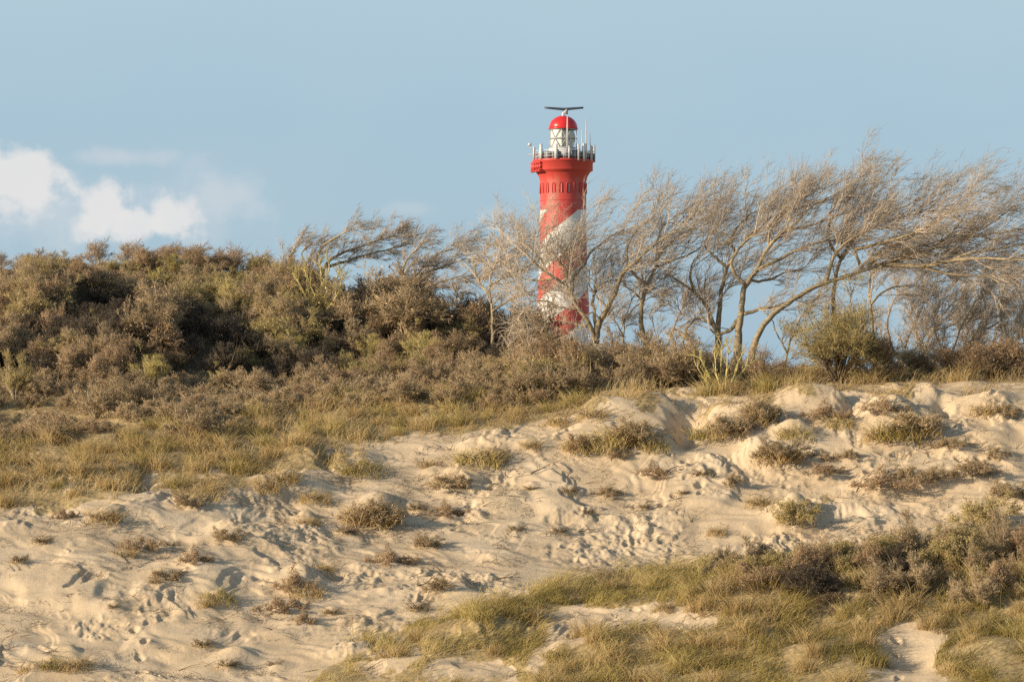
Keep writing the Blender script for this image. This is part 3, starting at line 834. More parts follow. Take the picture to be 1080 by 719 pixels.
tree('leaning_tree', 105, [
    ([(790, 382), (800, 352), (818, 330), (845, 311), (874, 296), (900, 286), (919, 278), (941, 268), (960, 260), (983, 253), (1013, 240), (1040, 232), (1092, 222)], 3.3, 1.0),
    ([(935, 271), (955, 273), (976, 275), (1005, 268), (1031, 266), (1088, 270)], 3.2, .8),
    ([(919, 279), (926, 264), (938, 254), (960, 250), (988, 244)], 2.8, .8),
    ([(914, 281), (908, 262), (904, 250)], 2.4, 1.2),
    ([(905, 252), (925, 246), (950, 238), (980, 222), (1004, 205)], 2.2, .7),
    ([(983, 253), (1000, 240), (1016, 218), (1026, 198)], 1.8, .6),
    ([(1013, 240), (1040, 225), (1060, 212), (1078, 196)], 1.8, .6),
    ([(874, 296), (878, 275), (884, 258), (898, 240), (920, 226)], 2.6, .8),
    ([(1005, 268), (1030, 256), (1058, 252), (1085, 245)], 1.8, .6),
    ([(976, 275), (1000, 284), (1030, 288), (1060, 286)], 1.6, .6)],
    'bare tree leaning far over, its thick pale limbs swept flat to the right', 305, wind=(.9, .03, .22), dens=1.2, squash=.20)
tree('bare_tree', 111, [
    ([(884, 405), (878, 340), (876, 300), (880, 272), (888, 248), (902, 225), (930, 205), (972, 192)], 3.2, .7),
    ([(888, 248), (890, 218), (898, 192), (912, 170)], 2.0, .6),
    ([(882, 262), (870, 240), (868, 215), (878, 190), (894, 166)], 2.0, .6),
    ([(902, 225), (914, 208), (932, 190), (952, 180)], 1.6, .6)],
    'bare tree with a dense twiggy top rising behind the dark rounded bush', 306, dens=1.15)
tree('bare_tree', 112, [
    ([(924, 408), (922, 340), (922, 300), (924, 280), (932, 255), (950, 232), (975, 215)], 2.4, .6), ([(924, 280), (940, 266), (962, 256), (990, 250)], 1.6, .6), ([(922, 320), (936, 306), (956, 300), (980, 300)], 1.4, .6)],
    'upright bare tree crossed by the leaning limbs, with a straight thin trunk', 316)
tree('young_tree', 116, [
    ([(972, 410), (976, 370), (984, 348), (998, 328), (1016, 312), (1034, 300)], 1.9, .5),
    ([(976, 370), (966, 350), (962, 330), (968, 312)], 1.3, .5), ([(984, 348), (996, 346), (1012, 340)], 1.2, .5), ([(978, 368), (990, 358), (1006, 354)], 1.2, .5)],
    'thin young tree forking low, left of the pair under the swept limbs', 307, L=(.9, .5, .28), dens=1.7, ystart=.05, wind=(.3, 0, .6))
tree('young_tree', 118, [
    ([(1022, 410), (1024, 372), (1032, 350), (1042, 328), (1058, 306)], 1.8, .5),
    ([(1024, 374), (1014, 352), (1012, 330), (1020, 312)], 1.3, .5), ([(1032, 350), (1048, 344), (1062, 336)], 1.2, .5)],
    'thin upright young tree under the ends of the swept limbs', 308, L=(.9, .5, .28), dens=1.7, ystart=.05, wind=(.3, 0, .6))
tree('young_tree', 115, [
    ([(1066, 405), (1068, 368), (1076, 345), (1088, 322), (1100, 300)], 2.0, .5),
    ([(1068, 368), (1058, 345), (1056, 322), (1064, 300)], 1.4, .5), ([(1068, 366), (1080, 360), (1096, 352)], 1.2, .5)],
    'thin young tree at the far right end of the crest', 309, L=(.9, .5, .28), dens=1.7, ystart=.05, wind=(.3, 0, .6))
tree('young_tree', 113, [
    ([(700, 410), (702, 372), (709, 350), (716, 332), (724, 318)], 1.6, .5), ([(702, 374), (692, 352), (688, 332)], 1.2, .5), ([(709, 350), (722, 342), (736, 330)], 1.1, .5)],
    'thin forked sapling between the slim pale trunk and the straight trunk', 310, L=(.7, .42, .25), dens=.9)
tree('young_tree', 112, [
    ([(660, 410), (660, 380), (657, 355), (660, 330), (668, 312)], 1.7, .5), ([(657, 355), (648, 338), (644, 322)], 1.1, .5), ([(660, 335), (672, 322), (684, 314)], 1.1, .5)],
    'thin dark sapling just right of the forked tree', 311, L=(.7, .42, .25), dens=.9)
tree('young_tree', 114, [
    ([(828, 405), (830, 372), (838, 350), (848, 330), (862, 314)], 1.6, .5), ([(830, 372), (820, 352), (814, 336)], 1.1, .5), ([(838, 350), (852, 346), (866, 340)], 1.1, .5)],
    'thin sapling left of the dark rounded bush', 312, L=(.7, .42, .25), dens=.9)
for u, Yq, sd_, lb in [(950, 117, 331, 'bushy many stemmed sapling right behind the rusty upright bush'), (1000, 113, 332, 'bushy many stemmed sapling between the low forked tree and the thin upright one'),
                      (1045, 119, 333, 'bushy many stemmed sapling under the tips of the long swept limb'), (1092, 112, 334, 'bushy many stemmed sapling cut by the right edge of the view')]:
    tree('young_tree', Yq, [([(u, 410), (u + 2, 375), (u + 10, 348), (u + 24, 318)], 1.6, .5), ([(u + 1, 385), (u - 12, 360), (u - 16, 335), (u - 8, 312)], 1.4, .5), ([(u + 1, 380), (u + 20, 362), (u + 34, 340)], 1.2, .5),
        ([(u, 388), (u - 22, 370), (u - 30, 350)], 1.2, .5)], lb, sd_, L=(.9, .5, .28), dens=1.3, ystart=.05, wind=(.3, 0, .6))
# the windswept ones of the left hill
tree('windswept_tree', 121, [
    ([(336, 318), (340, 290), (343, 270), (356, 256), (381, 243), (404, 232), (420, 228)], 2.4, .6),
    ([(343, 272), (366, 264), (390, 254), (412, 246), (432, 238)], 1.7, .6), ([(341, 282), (334, 262), (340, 246), (356, 232), (372, 222)], 1.7, .6),
    ([(338, 296), (324, 272), (318, 254), (330, 238)], 1.5, .5), ([(338, 300), (316, 282), (304, 264), (312, 248)], 1.3, .5)],
    'windswept bare tree with a flat top at the highest point of the left hill', 313, L=(.75, .45, .26), dens=2.0, boughs=2, vtop=310.0, squash=.24, wind=(.7, 0, .35))
tree('windswept_tree', 116, [
    ([(428, 345), (430, 310), (439, 282), (451, 262), (464, 250), (480, 242)], 2.4, .6),
    ([(439, 282), (456, 276), (474, 266), (490, 258)], 1.6, .6), ([(432, 302), (424, 282), (428, 264), (440, 248)], 1.6, .6), ([(430, 312), (448, 300), (468, 292), (488, 284)], 1.5, .6)],
    'windswept bare tree midway between the hill top and the lighthouse', 314, L=(.8, .48, .28), dens=2.0, boughs=2, vtop=310.0, squash=.24, wind=(.7, 0, .35))
tree('windswept_tree', 112, [
    ([(520, 370), (519, 328), (516, 298), (519, 270), (530, 256), (545, 244)], 2.4, .6),
    ([(516, 298), (530, 288), (546, 278), (560, 268)], 1.6, .6), ([(516, 310), (504, 290), (500, 272), (508, 254)], 1.6, .6), ([(519, 328), (534, 318), (548, 312), (562, 306)], 1.5, .6)],
    'windswept bare tree next to the left side of the lighthouse', 315, L=(.8, .48, .28), dens=2.0, boughs=2, vtop=310.0, squash=.24, wind=(.7, 0, .35))


# ------------------------------------------------------------------ single shrubs
def stem_bush(name, Y, u, v, fan, label, seed, mat, bark, **kw):
    kw.setdefault('squash', 0.0)
    return tree(name, Y, [([(u, v)] + p, a, b) for p, a, b in fan], label, seed, cat='shrub', mat=mat, bark=bark, **kw)


stem_bush('lichen_bush', ground_Y(Z, 338, 366), 338, 366, [([(334, 318), (326, 298), (320, 284)], 1.8, .6), ([(338, 318), (338, 298), (336, 278)], 1.8, .6), ([(344, 318), (350, 300), (356, 284)], 1.6, .6),
          ([(330, 326), (320, 308), (314, 296)], 1.4, .5), ([(346, 326), (358, 310), (362, 296)], 1.4, .5), ([(341, 316), (344, 296), (346, 276)], 1.5, .5)],
          'yellow lichen covered bush with upright stems in the shade of the hillside', 321, 'lichen', 'lichen', wind=(.1, 0, .8), L=(.36, .22, .12), dens=2.0, boughs=1, k=(3, 3, 3, 0))
stem_bush('lichen_bush', 101.6, 765, 420, [([(750, 400), (738, 378)], 1.9, .6), ([(773, 400), (783, 373)], 1.7, .6), ([(757, 398), (754, 374)], 1.5, .5), ([(766, 394), (768, 368)], 1.5, .5),
          ([(745, 402), (734, 388)], 1.2, .5), ([(778, 398), (792, 382)], 1.2, .5), ([(760, 392), (762, 366)], 1.2, .5)],
          'pale lichen covered bush of bare stems fanning up at the sand edge', 322, 'lichen', 'lichen', wind=(.1, 0, .8), L=(.42, .24, .13), dens=1.2, boughs=0, k=(4, 3, 3, 0))

RNG = np.random.default_rng(5)
PR['dark'] = shrub_proto('rounded_bush', 2.55, 2.1, 26, 'olive_twig', 401, 1.4, leaf=.9, leafmat='dark_leaf', stem_r=.035, open_=1.0, wind=(.2, 0, .1), stemmat='litter', tw=.006)
PR['upright'] = shrub_proto('upright_bush', 1.35, .45, 16, 'rust_twig', 402, 1.0, leaf=.3, wind=(.1, 0, .5))
RNG = np.random.default_rng(6)
for u, Yq, q, lb in [(800, 103.6, 1.0, 'open twiggy bush in front of the foot of the leaning tree'), (822, 104.8, .6, 'open twiggy bush left of the dark rounded bush'), (776, 104.4, .75, 'small open twiggy bush between the two stout trunks')]:
    put('open1', (u - U0) / F * Yq, Yq, q, lb, None)
put('dark', (884 - U0) / F * 103.2, 103.2, 1.0, 'dark olive rounded bush still in leaf below the leaning tree', None)
put('upright', (927 - U0) / F * 103.0, 103.0, 1.15, 'rusty upright bush beside the dark rounded one', None)
for u, Yq, q, lb in [(1000, 104, .8, 'rusty upright bush under the low forked young tree'), (1030, 103.5, .9, 'rusty upright bush left of the two at the right end of the crest'), (1062, 104, 1.0, 'taller rusty upright bush near the right end of the crest'), (965, 104.5, .7, 'small rusty upright bush half way along the right crest')]:
    put('upright', (u - U0) / F * Yq, Yq, q, lb, None, sx=1.6)
for u, v, s, kd, lb in [(840, 552, .8, 'olive0', 'lone bush on a sand hummock casting a broad shadow to its right'),
                        (1040, 560, 1.0, 'olive1', 'largest olive brown bush of the spur near the right edge'),
                        (960, 590, .95, 'grey2', 'dark grey brown bush at the middle of the spur thicket'),
                        (1030, 640, .75, 'grey0', 'pale grey bush in front of the spur thicket')]:
    Y = ground_Y(Z, u, v); put(kd, (u - U0) / F * Y, Y, s, lb, None)


# ------------------------------------------------------------------ tufts on the sand
def tuft_proto(name, h, r, n, mat, seed, twigs=0):
    global RNG
    RNG = np.random.default_rng(seed)
    rr = r * np.sqrt(RNG.random(n)); az = RNG.uniform(0, 6.28, n)
    rr = rr * (1 +   .25 * np.sin(2 * az + seed) + .15 * np.sin(3 * az + seed * 1.7)); x = rr * np.cos(az); y = rr * np.sin(az) * .8
    k = 1 - .5 * (rr / r) ** 2
    mb = MB(); blades(mb, x, y, h * np.maximum(k, .35) * RNG.uniform(.35, 1.35, n), .0060, lean=.4, spread=.5, z=np.full(n, -.06) - .12 * (rr / r) ** 2)
    root = empty(name)
    mb.build('blades', MAT[mat], root)
    if twigs:
        az = RNG.uniform(0, 6.28, twigs); S = np.stack([np.cos(az) * r * .08, np.sin(az) * r * .08, np.full(twigs, -.05)], -1)
        d = unit(np.stack([np.cos(az), np.sin(az), RNG.uniform(.1, 1.0, twigs)], -1)); T = S + d * RNG.uniform(.2, .5, twigs)[:, None]
        M = (S + T) / 2 + RNG.normal(0, .04, S.shape)
        t = MB(); t.twigs(S, M, T, .010, a=RNG.random(twigs)); a, b, c, _ = spawn(S, M, T, 4, .2, .16, np.array([.4, 0, .2]), .3, .9)
        t.twigs(a, b, c, .005, a=RNG.random(len(a))); t.build('dead_stalks', MAT['litter'], root)
    return root


for i in range(3):
    PR['tuft%d' % i] = tuft_proto('grass_tuft', .45, .42, 240, 'marram', 500 + i, twigs=14)
    PR['scrag%d' % i] = tuft_proto('scrub_tuft', .32, .45, 90, 'marram', 510 + i, twigs=60)
PR['green0'] = tuft_proto('grass_tuft', .42, .42, 280, 'green_grass', 520, twigs=8)
for i in range(3):
    PR['tussock%d' % i] = tuft_proto('marram_tussock', .70, .42, 330, ['marram', 'green_grass', 'marram'][i], 530 + i)
RNG = np.random.default_rng(8)


def tussocks(n, ubox, ybox, ok, label, group, mind):
    got = []; tries = 0
    while len(got) < n and tries < n * 80:
        tries += 1
        u = RNG.uniform(*ubox); y = RNG.uniform(*ybox); x = (u - U0) / F * y; z = float(Hs(np.array([x]), np.array([y]))[0]); v = uv_of(x, y, z)[1]
        if not ok(u, v) or any((x - a) ** 2 + (y - b) ** 2 < mind ** 2 for a, b in got): continue
        if float(cover(np.array([x]), np.array([y]), np.array([z]))[0]) < .6: continue
        got.append((x, y)); put('tussock%d' % RNG.integers(3), x, y, RNG.uniform(.6, 1.15), label, group, sx=RNG.uniform(.9, 1.3), cat='tussock')


tussocks(110, (-40, 620), (91, 103), lambda u, v: 3 < np.interp(u, EDGE_U, EDGE_V) - v < np.interp(u, [0, 300, 620], [75, 65, 26]), 'arching straw coloured grass tussock in the band above the sand edge', 'tussocks along the sand edge', .55)
tussocks(40, (740, 1110), (100, 106), lambda u, v: 2 < np.interp(u, EDGE_U, EDGE_V) - v < 34, 'arching straw coloured grass tussock on the right dune crest', 'tussocks on the right crest', .5)
tussocks(110, (330, 1110), (76, 86), lambda u, v: v > np.interp(u, SPUR_U, SPUR_V) + 4, 'arching yellowish grass tussock on the low spur in front', 'tussocks on the spur', .55)
LB = {'tuft': 'straw yellow grass tuft standing alone on the bare sand', 'green': 'greenish grass tuft standing alone on the bare sand', 'scrag': 'scraggy brown tuft of dead stalks stuck in the bare sand'}
for u, v, s, kd in TUFTS:
    kk = 'green0' if kd == 'green' else kd + str(RNG.integers(3))
    Y = ground_Y(Z, u, v)
    if (kd == 'scrag' and s >= .6) or (kd == 'tuft' and s >= 1.0):      # half buried dead bushes
        put(['low0', 'lowrust0', 'lowrust1', 'low1'][RNG.integers(4)], (u - U0) / F * Y, Y, s * .85, 'small brown dead bush half buried in the bare sand face', 'half buried bushes on the sand', sx=RNG.uniform(.7, 1.7), cat='small bush', sink=RNG.uniform(.03, .16) * s)
        if kd == 'scrag': continue
    put(kk, (u - U0) / F * Y, Y, s * 1.35, LB[kd], {'tuft': 'straw tufts on the sand', 'green': 'green tufts on the sand', 'scrag': 'scraggy tufts on the sand'}[kd], sx=RNG.uniform(1.1, 1.5), cat='tuft', sink=.02)


# fallen branches on the sand
def branch(u, v, L, ang, label, seed):
    global RNG
    RNG = np.random.default_rng(seed)
    Y = ground_Y(Z, u, v); x0 = (u - U0) / F * Y
    t = np.linspace(0, 1, 7); x = x0 + math.cos(ang) * L * t; y = Y + math.sin(ang) * L * t + RNG.normal(0, .03, 7)
    z = Hs(x, y) + .02 + .16 * L * np.sin(t * 2.2)
    org = np.array([x0, Y, Hs(np.array([x0]), np.array([Y]))[0]])
    P = np.stack([x, y, z], -1) - org
    b = MB(); b.tube(P, np.linspace(.022, .008, 7), 6, a=.3)
    S = P[2:6]; d = unit(RNG.normal(size=S.shape) * np.array([1, .5, .3]) + np.array([.3, 0, .7])); T = S + d * RNG.uniform(.15, .4, (4, 1))
    b.twigs(S, (S + T) / 2 + RNG.normal(0, .03, S.shape), T, .009, a=.3)
    a, m, e, _ = spawn(S, (S + T) / 2, T, 3, .3, .18, np.array([.5, 0, .3]), .3, .8); b.twigs(a, m, e, .006, a=.4)
    o = b.build('dead_branch', MAT['litter']); o.location = org
    tag(o, label, 'branch')


branch(520, 612, .8, .1, 'long bare dead branch lying on the lower sand above the grassy spur', 601)
branch(440, 618, .6, .7, 'forked dead branch sticking out of the sand left of the grassy spur', 602)
branch(560, 500, .5, .3, 'short dead branch in the middle of the sand face', 603)
branch(610, 560, .5, -.2, 'thin dead branch lying on the smooth sand slide', 604)
branch(700, 500, .6, .2, 'thin dead branch lying near the shaded gully', 605)


# ------------------------------------------------------------------ lighthouse
def tower():
    YL = 443.0; k = YL / F
    cx = (594 - U0) * k
    zz = lambda v: ZC + (VH - v) * k
    root = empty('lighthouse', (cx, YL, 0.0))
    tag(root, 'tall red and white spiral striped lighthouse with a red dome rising behind the trees', 'lighthouse')
    red = (.55, .064, .052)
    RED = paint('red_paint', red, .45, .10, scale=.6); DOME = paint('dome_red', (.62, .03, .03), .3, .06)
    WHT = paint('white_metal', (.60, .61, .60), .5, .22); GREY = paint('grey_metal', (.36, .38, .40), .5, .1)
    DARK = paint('dark_metal', (.05, .07, .10), .5, .1)
    # shaft paint: two white bands winding down to the left below a red top
    m, nt, p = new_mat('spiral_paint')
    tc = N(nt, 'ShaderNodeTexCoord'); sp = N(nt, 'ShaderNodeSeparateXYZ'); nt.links.new(tc.outputs['Object'], sp.inputs[0])
    th = math_(nt, 'ARCTAN2', sp.outputs['X'], math_(nt, 'MULTIPLY', sp.outputs['Y'], -1.0))   # 0 faces the photographer, grows to the right
    vpx = math_(nt, 'SUBTRACT', VH + ZC / k, math_(nt, 'MULTIPLY', sp.outputs['Z'], 1 / k))
    c = math_(nt, 'ADD', vpx, math_(nt, 'MULTIPLY', th, 120 / (2 * math.pi)))
    fr_ = math_(nt, 'FRACT', math_(nt, 'DIVIDE', math_(nt, 'SUBTRACT', c, 235.0 - 600), 60.0))
    w = math_(nt, 'LESS_THAN', fr_, .55)
    w = math_(nt, 'MULTIPLY', w, math_(nt, 'GREATER_THAN', vpx, 222.0))
    nz = N(nt, 'ShaderNodeTexNoise', Scale=.8, Detail=6.0, Roughness=.65); nt.links.new(tc.outputs['Object'], nz.inputs['Vector'])
    rc = ramp(nt, nz.outputs['Fac'], [(.3, tuple(q * .85 for q in red)), (.7, tuple(q * 1.1 for q in red))])
    wc = ramp(nt, nz.outputs['Fac'], [(.3, (.70, .695, .67)), (.65, (.80, .80, .77))])
    mp = N(nt, 'ShaderNodeMapping'); mp.inputs['Scale'].default_value = (1.6, 1.6, .07); nt.links.new(tc.outputs['Object'], mp.inputs['Vector'])
    st = N(nt, 'ShaderNodeTexNoise', Scale=1.0, Detail=5.0, Roughness=.6); nt.links.new(mp.outputs[0], st.inputs['Vector'])
    run = math_(nt, 'MULTIPLY', ramp(nt, st.outputs['Fac'], [(.5, (0, 0, 0)), (.72, (1, 1, 1))]), .55)
    nt.links.new(mixc(nt, run, mixc(nt, w, rc, wc), (.34, .20, .13)), p.inputs['Base Color']); p.inputs['Roughness'].default_value = .5
    # shaft
    s = MB()
    s.lathe([(31.5 * k, -1.0), (31.5 * k, 2.2), (29.5 * k, 2.6), (28.2 * k, zz(345)), (26.2 * k, zz(300)), (24.6 * k, zz(250)), (24.2 * k, zz(215)), (24.4 * k, zz(192)), (25.4 * k, zz(187)), (27 * k, zz(184.5)), (27.6 * k, zz(183))], 64)
    s.build('shaft', m, root, smooth=True)
    for v in (360, 330, 300, 270, 240, 212):            # flanges of the iron plate rings
        r = np.interp(v, [192, 215, 250, 300, 345], [24.4, 24.2, 24.6, 26.2, 28.2]) * k
        b = MB(); b.lathe([(r - .02, zz(v) - .05), (r + .035, zz(v) - .05), (r + .035, zz(v) + .05), (r - .02, zz(v) + .05)], 64)
        b.build('ring_flange', m, root)
    # gallery
    g = MB()
    g.lathe([(27.6 * k, zz(183)), (28.3 * k, zz(182.8)), (28.6 * k, zz(181.6)), (31.0 * k, zz(180.6)), (31.3 * k, zz(180)), (31.3 * k, zz(171.8)), (32.4 * k, zz(171.2)), (32.4 * k, zz(169)), (17 * k, zz(168.6)), (.01, zz(168.6))], 64)
    g.build('gallery', RED, root, smooth=False)
    br = MB()
    # arched niches round the neck with raised surrounds
    for i in range(20):
        a = -math.pi / 2 + math.radians(11) + i * 2 * math.pi / 20
        er = np.array([math.cos(a), math.sin(a), 0]); et = np.array([-math.sin(a), math.cos(a), 0])
        r = 24.45 * k
        hw, z0, z1 = 1.35 * k, zz(204.5), zz(195.5)
        t = np.linspace(0, math.pi, 9)
        arc = [er * (r + .04) + et * hw * math.cos(q) + np.array([0, 0, z1 + hw * 1.3 * math.sin(q)]) for q in t]
        path = [er * (r + .04) + et * hw + np.array([0, 0, z0])] + arc + [er * (r + .04) - et * hw + np.array([0, 0, z0])]
        f = MB(); f.tube(path, .045, 6)
        ob = f.build('niche_arch', RED, root)
        d = MB()
        pan = [q - er * .02 for q in path]
        d.add(np.array(pan + [q - er * .35 for q in pan]), [list(range(len(pan)))], [[j, j + 1, j + 1 + len(pan), j + len(pan)] for j in range(len(pan) - 1)])
        d.build('window_pane' if i in (0, 10) else 'niche_panel', DARK if i in (0, 10) else RED, ob)
    # inspection cage on the left side of the gallery
    cg = MB(); a0, a1 = math.radians(178), math.radians(222)
    for zq in (zz(181.5), zz(177), zz(172.5)):
        t = np.linspace(a0, a1, 14); cg.tube(np.stack([np.cos(t) * 33.6 * k, np.sin(t) * 33.6 * k, np.full(14, zq)], -1), .11, 6)
    for t in np.linspace(a0, a1, 8):
        cg.tube([(math.cos(t) * 33.6 * k, math.sin(t) * 33.6 * k, zz(182)), (math.cos(t) * 33.6 * k, math.sin(t) * 33.6 * k, zz(172))], .11, 6)
    for t in (a0, a1):
        for zq in (zz(181.3), zz(172.7)):
            cg.tube([(math.cos(t) * 30 * k, math.sin(t) * 30 * k, zq), (math.cos(t) * 33.6 * k, math.sin(t) * 33.6 * k, zq)], .10, 6)
    cg.build('inspection_cage', RED, root)
    # railing
    rl = MB(); R = 31.2 * k; t = np.linspace(0, 2 * math.pi, 65)
    for zq in (zz(166), zz(163), zz(160)):
        rl.tube(np.stack([np.cos(t) * R, np.sin(t) * R, np.full(65, zq)], -1), .035, 5, cap=False)
    for a in np.arange(32) / 32 * 2 * math.pi:
        rl.tube([(R * math.cos(a), R * math.sin(a), zz(169)), (R * math.cos(a), R * math.sin(a), zz(159.8))], .035, 5)
    rl.build('railing', WHT, root)
    # lantern room: masonry sill, panes, bars, lens
    w_ = MB(); w_.lathe([(15.5 * k, zz(169)), (15.5 * k, zz(157.5)), (14.8 * k, zz(157)), (.01, zz(157))], 40); w_.build('lantern_sill', WHT, root)
    gm, gnt, gp = new_mat('lantern_glass')
    gp.inputs['Base Color'].default_value = (.8, .85, .85, 1); gp.inputs['Roughness'].default_value = .05
    tb = N(gnt, 'ShaderNodeBsdfTransparent'); mx = N(gnt, 'ShaderNodeMixShader', Fac=.10)
    gnt.links.new(tb.outputs[0], mx.inputs[1]); gnt.links.new(gp.outputs[0], mx.inputs[2]); gnt.links.new(mx.outputs[0], gnt.nodes['Material Output'].inputs['Surface'])
    la = MB(); la.lathe([(14.0 * k, zz(157)), (14.0 * k, zz(136))], 20); lant = la.build('lantern_glass', gm, root)
    ba = MB()
    for i in range(7):
        a = i / 7 * 2 * math.pi
        for sgn in (1, -1):                               # crossing slanted glazing bars
            tt = np.linspace(0, 1, 5); aa = a + sgn * tt * .90
            ba.tube(np.stack([np.cos(aa) * 14.15 * k, np.sin(aa) * 14.15 * k, zz(157) + tt * (zz(136) - zz(157))], -1), .055, 5)
    for zq in (zz(156.5), zz(146.5), zz(136.5)):
        ba.tube(np.stack([np.cos(t) * 14.2 * k, np.sin(t) * 14.2 * k, np.full(65, zq)], -1), .1, 5, cap=False)
    ba.build('glazing_bars', GREY, root)
    LENS = paint('lens_pale', (.74, .72, .58), .2, .25, scale=2.0)
    le = MB(); prof = []
    for i in range(25):
        q = i / 24; rr = (8.0 + 3.0 * math.sin(math.pi * q)) * k + (.16 if i % 2 else 0)
        prof.append((rr, zz(155.5) + q * (zz(138) - zz(155.5))))
    le.lathe([(.01, prof[0][1])] + prof + [(.01, prof[-1][1])], 32); le.build('lens', LENS, root)
    cu = MB(); cu.lathe([(13.2 * k, zz(136.5)), (13.2 * k, zz(157))], 24, a0=math.radians(175), a1=math.radians(262)); cu.build('curtain', paint('curtain_cloth', (.75, .74, .66), .8, .05), root)
    # dome
    d = MB()
    d.lathe([(15.2 * k, zz(136.6)), (15.6 * k, zz(136.2)), (15.6 * k, zz(135))] + [(15.0 * k * math.cos(q), zz(135) + (zz(122.2) - zz(135)) * math.sin(q)) for q in np.linspace(0, 1.5, 14)] + [(1.2 * k, zz(121.4)), (.01, zz(121.2))], 40)
    dm = d.build('dome', DOME, root, smooth=True)
    f = MB(); f.lathe([(1.6 * k, zz(122.4)), (1.4 * k, zz(120)), (.9 * k, zz(118.8)), (.01, zz(118.6))], 16); f.build('vent_cap', WHT, dm)
    # radar scanner on its short mast
    ra = empty('radar_scanner'); ra.parent = root
    q = MB(); q.tube([(.3, 0, zz(120)), (.5, 0, zz(115.2))], [.35, .2], 10); q.build('mast', GREY, ra)
    q = MB(); a = .03
    tt = np.linspace(-1, 1, 9); prof = .20 - .07 * np.abs(tt)
    q.tube(np.stack([.1 + tt * 20.5 * k * math.cos(a), tt * 20.5 * k * math.sin(a), zz(113.7) + 0 * tt - .22 * (1 - np.abs(tt))], -1), prof, 8)
    q.build('antenna_bar', DARK, ra)
    # aerials round the gallery
    spec = [(-160, 1.0, 156, 169), (-136, 1.7, 154, 169.5), (-104, 2.0, 154.5, 169.5), (-80, .6, 157, 169),
            (-62, 1.0, 155, 171), (-50, 1.5, 153.5, 172), (-28, 1.4, 155, 171), (-4, 1.6, 153.5, 171), (10, 1.3, 155, 171), (60, 1.2, 155, 169), (110, 1.2, 155, 169)]
    for deg, wd, v0, v1 in spec:
        a = math.radians(deg); R = 33.0 * k
        q = MB(); q.box((R * math.cos(a), R * math.sin(a), (zz(v0) + zz(v1)) / 2), (.22, wd * 1.6 * k, zz(v0) - zz(v1)), a)
        q.tube([(R * .97 * math.cos(a), R * .97 * math.sin(a), zz(v0 - 1)), (R * .97 * math.cos(a), R * .97 * math.sin(a), zz(v1 + .5))], .09, 6)
        q.build('panel_aerial', GREY if deg > -20 else WHT, root)
    eq = MB()
    for deg, rr, h in [(-118, 24, 5), (-95, 23, 4), (-72, 24, 6), (-58, 22, 5), (-140, 24, 4), (-30, 24, 5), (-10, 24, 6), (-150, 26, 6), (-106, 26, 7), (-66, 27, 8), (-46, 27, 7), (-84, 26, 4), (-20, 28, 8), (-126, 27, 7)]:
        a = math.radians(deg); eq.box((rr * k * math.cos(a), rr * k * math.sin(a), zz(168.6) + h * k / 2), (1.0, 1.1, h * k), a)
    eq.build('equipment_boxes', paint('equipment_grey', (.16, .18, .20), .5, .3), root)
    for deg, rr, v0, rad in [(-82, 28, 125, .10), (-44, 33, 127, .075), (-60, 26, 140, .06), (-36, 24, 138, .06), (-20, 30, 141, .06)]:
        a = math.radians(deg); q = MB()
        q.tube([(rr * k * math.cos(a), rr * k * math.sin(a), zz(169)), (rr * k * math.cos(a), rr * k * math.sin(a), zz(v0 + 12)), (rr * k * math.cos(a), rr * k * math.sin(a), zz(v0))], [rad * 1.3, rad, rad * .6], 6)
        q.build('whip_aerial', WHT, root)
    q = MB(); a = math.radians(196)
    q.tube([(31 * k * math.cos(a), 31 * k * math.sin(a), zz(163)), (36 * k * math.cos(a), 36 * k * math.sin(a), zz(156)), (37 * k * math.cos(a), 37 * k * math.sin(a), zz(154))], .07, 6)
    q.box((36.8 * k * math.cos(a), 36.8 * k * math.sin(a), zz(153.4)), (.5, .35, .3), 0); q.build('wind_gauge', WHT, root)
    q = MB(); q.tube([(-37 * k, -2 * k, zz(163.5)), (-28 * k, -6 * k, zz(163.5))], .09, 6); q.build('boom', GREY, root)


tower()

# ------------------------------------------------------------------ sky and sun
EL, AZ = math.radians(17.5), math.radians(66)
sd = Vector((-math.sin(AZ) * math.cos(EL), -math.cos(AZ) * math.cos(EL), math.sin(EL)))
W = bpy.data.worlds.new('World'); SC.world = W; W.use_nodes = True
nt = W.node_tree; bg = nt.nodes['Background']
sky = N(nt, 'ShaderNodeTexSky', sky_type='NISHITA', sun_disc=False)
sky.sun_elevation = EL; sky.sun_rotation = math.atan2(sd.x, sd.y) % (2 * math.pi)
sky.air_density = 1.0; sky.dust_density = 1.5; sky.ozone_density = 1.0
BGS = 0.10
tc = N(nt, 'ShaderNodeTexCoord'); sp = N(nt, 'ShaderNodeSeparateXYZ'); nt.links.new(tc.outputs['Generated'], sp.inputs[0])
hz = (.302 / BGS, .434 / BGS, .536 / BGS)
ov = N(nt, 'ShaderNodeMapRange', interpolation_type='SMOOTHSTEP'); nt.links.new(sp.outputs['Z'], ov.inputs[0])
for i_, v_ in ((1, .13), (2, .30), (3, .86), (4, .06)): ov.inputs[i_].default_value = v_
base = mixc(nt, ov.outputs[0], sky.outputs[0], hz)
ay = math_(nt, 'MAXIMUM', sp.outputs['Y'], .02)
pu = math_(nt, 'MULTIPLY', math_(nt, 'DIVIDE', sp.outputs['X'], ay), 10.0)      # ten times the tangent of the bearing
pv = math_(nt, 'MULTIPLY', math_(nt, 'DIVIDE', sp.outputs['Z'], ay), 10.0)
cv = N(nt, 'ShaderNodeCombineXYZ'); nt.links.new(pu, cv.inputs[0]); nt.links.new(pv, cv.inputs[1])
big = N(nt, 'ShaderNodeTexNoise', Scale=1.2, Detail=3.0); fin = N(nt, 'ShaderNodeTexNoise', Scale=9.0, Detail=8.0, Roughness=.56)
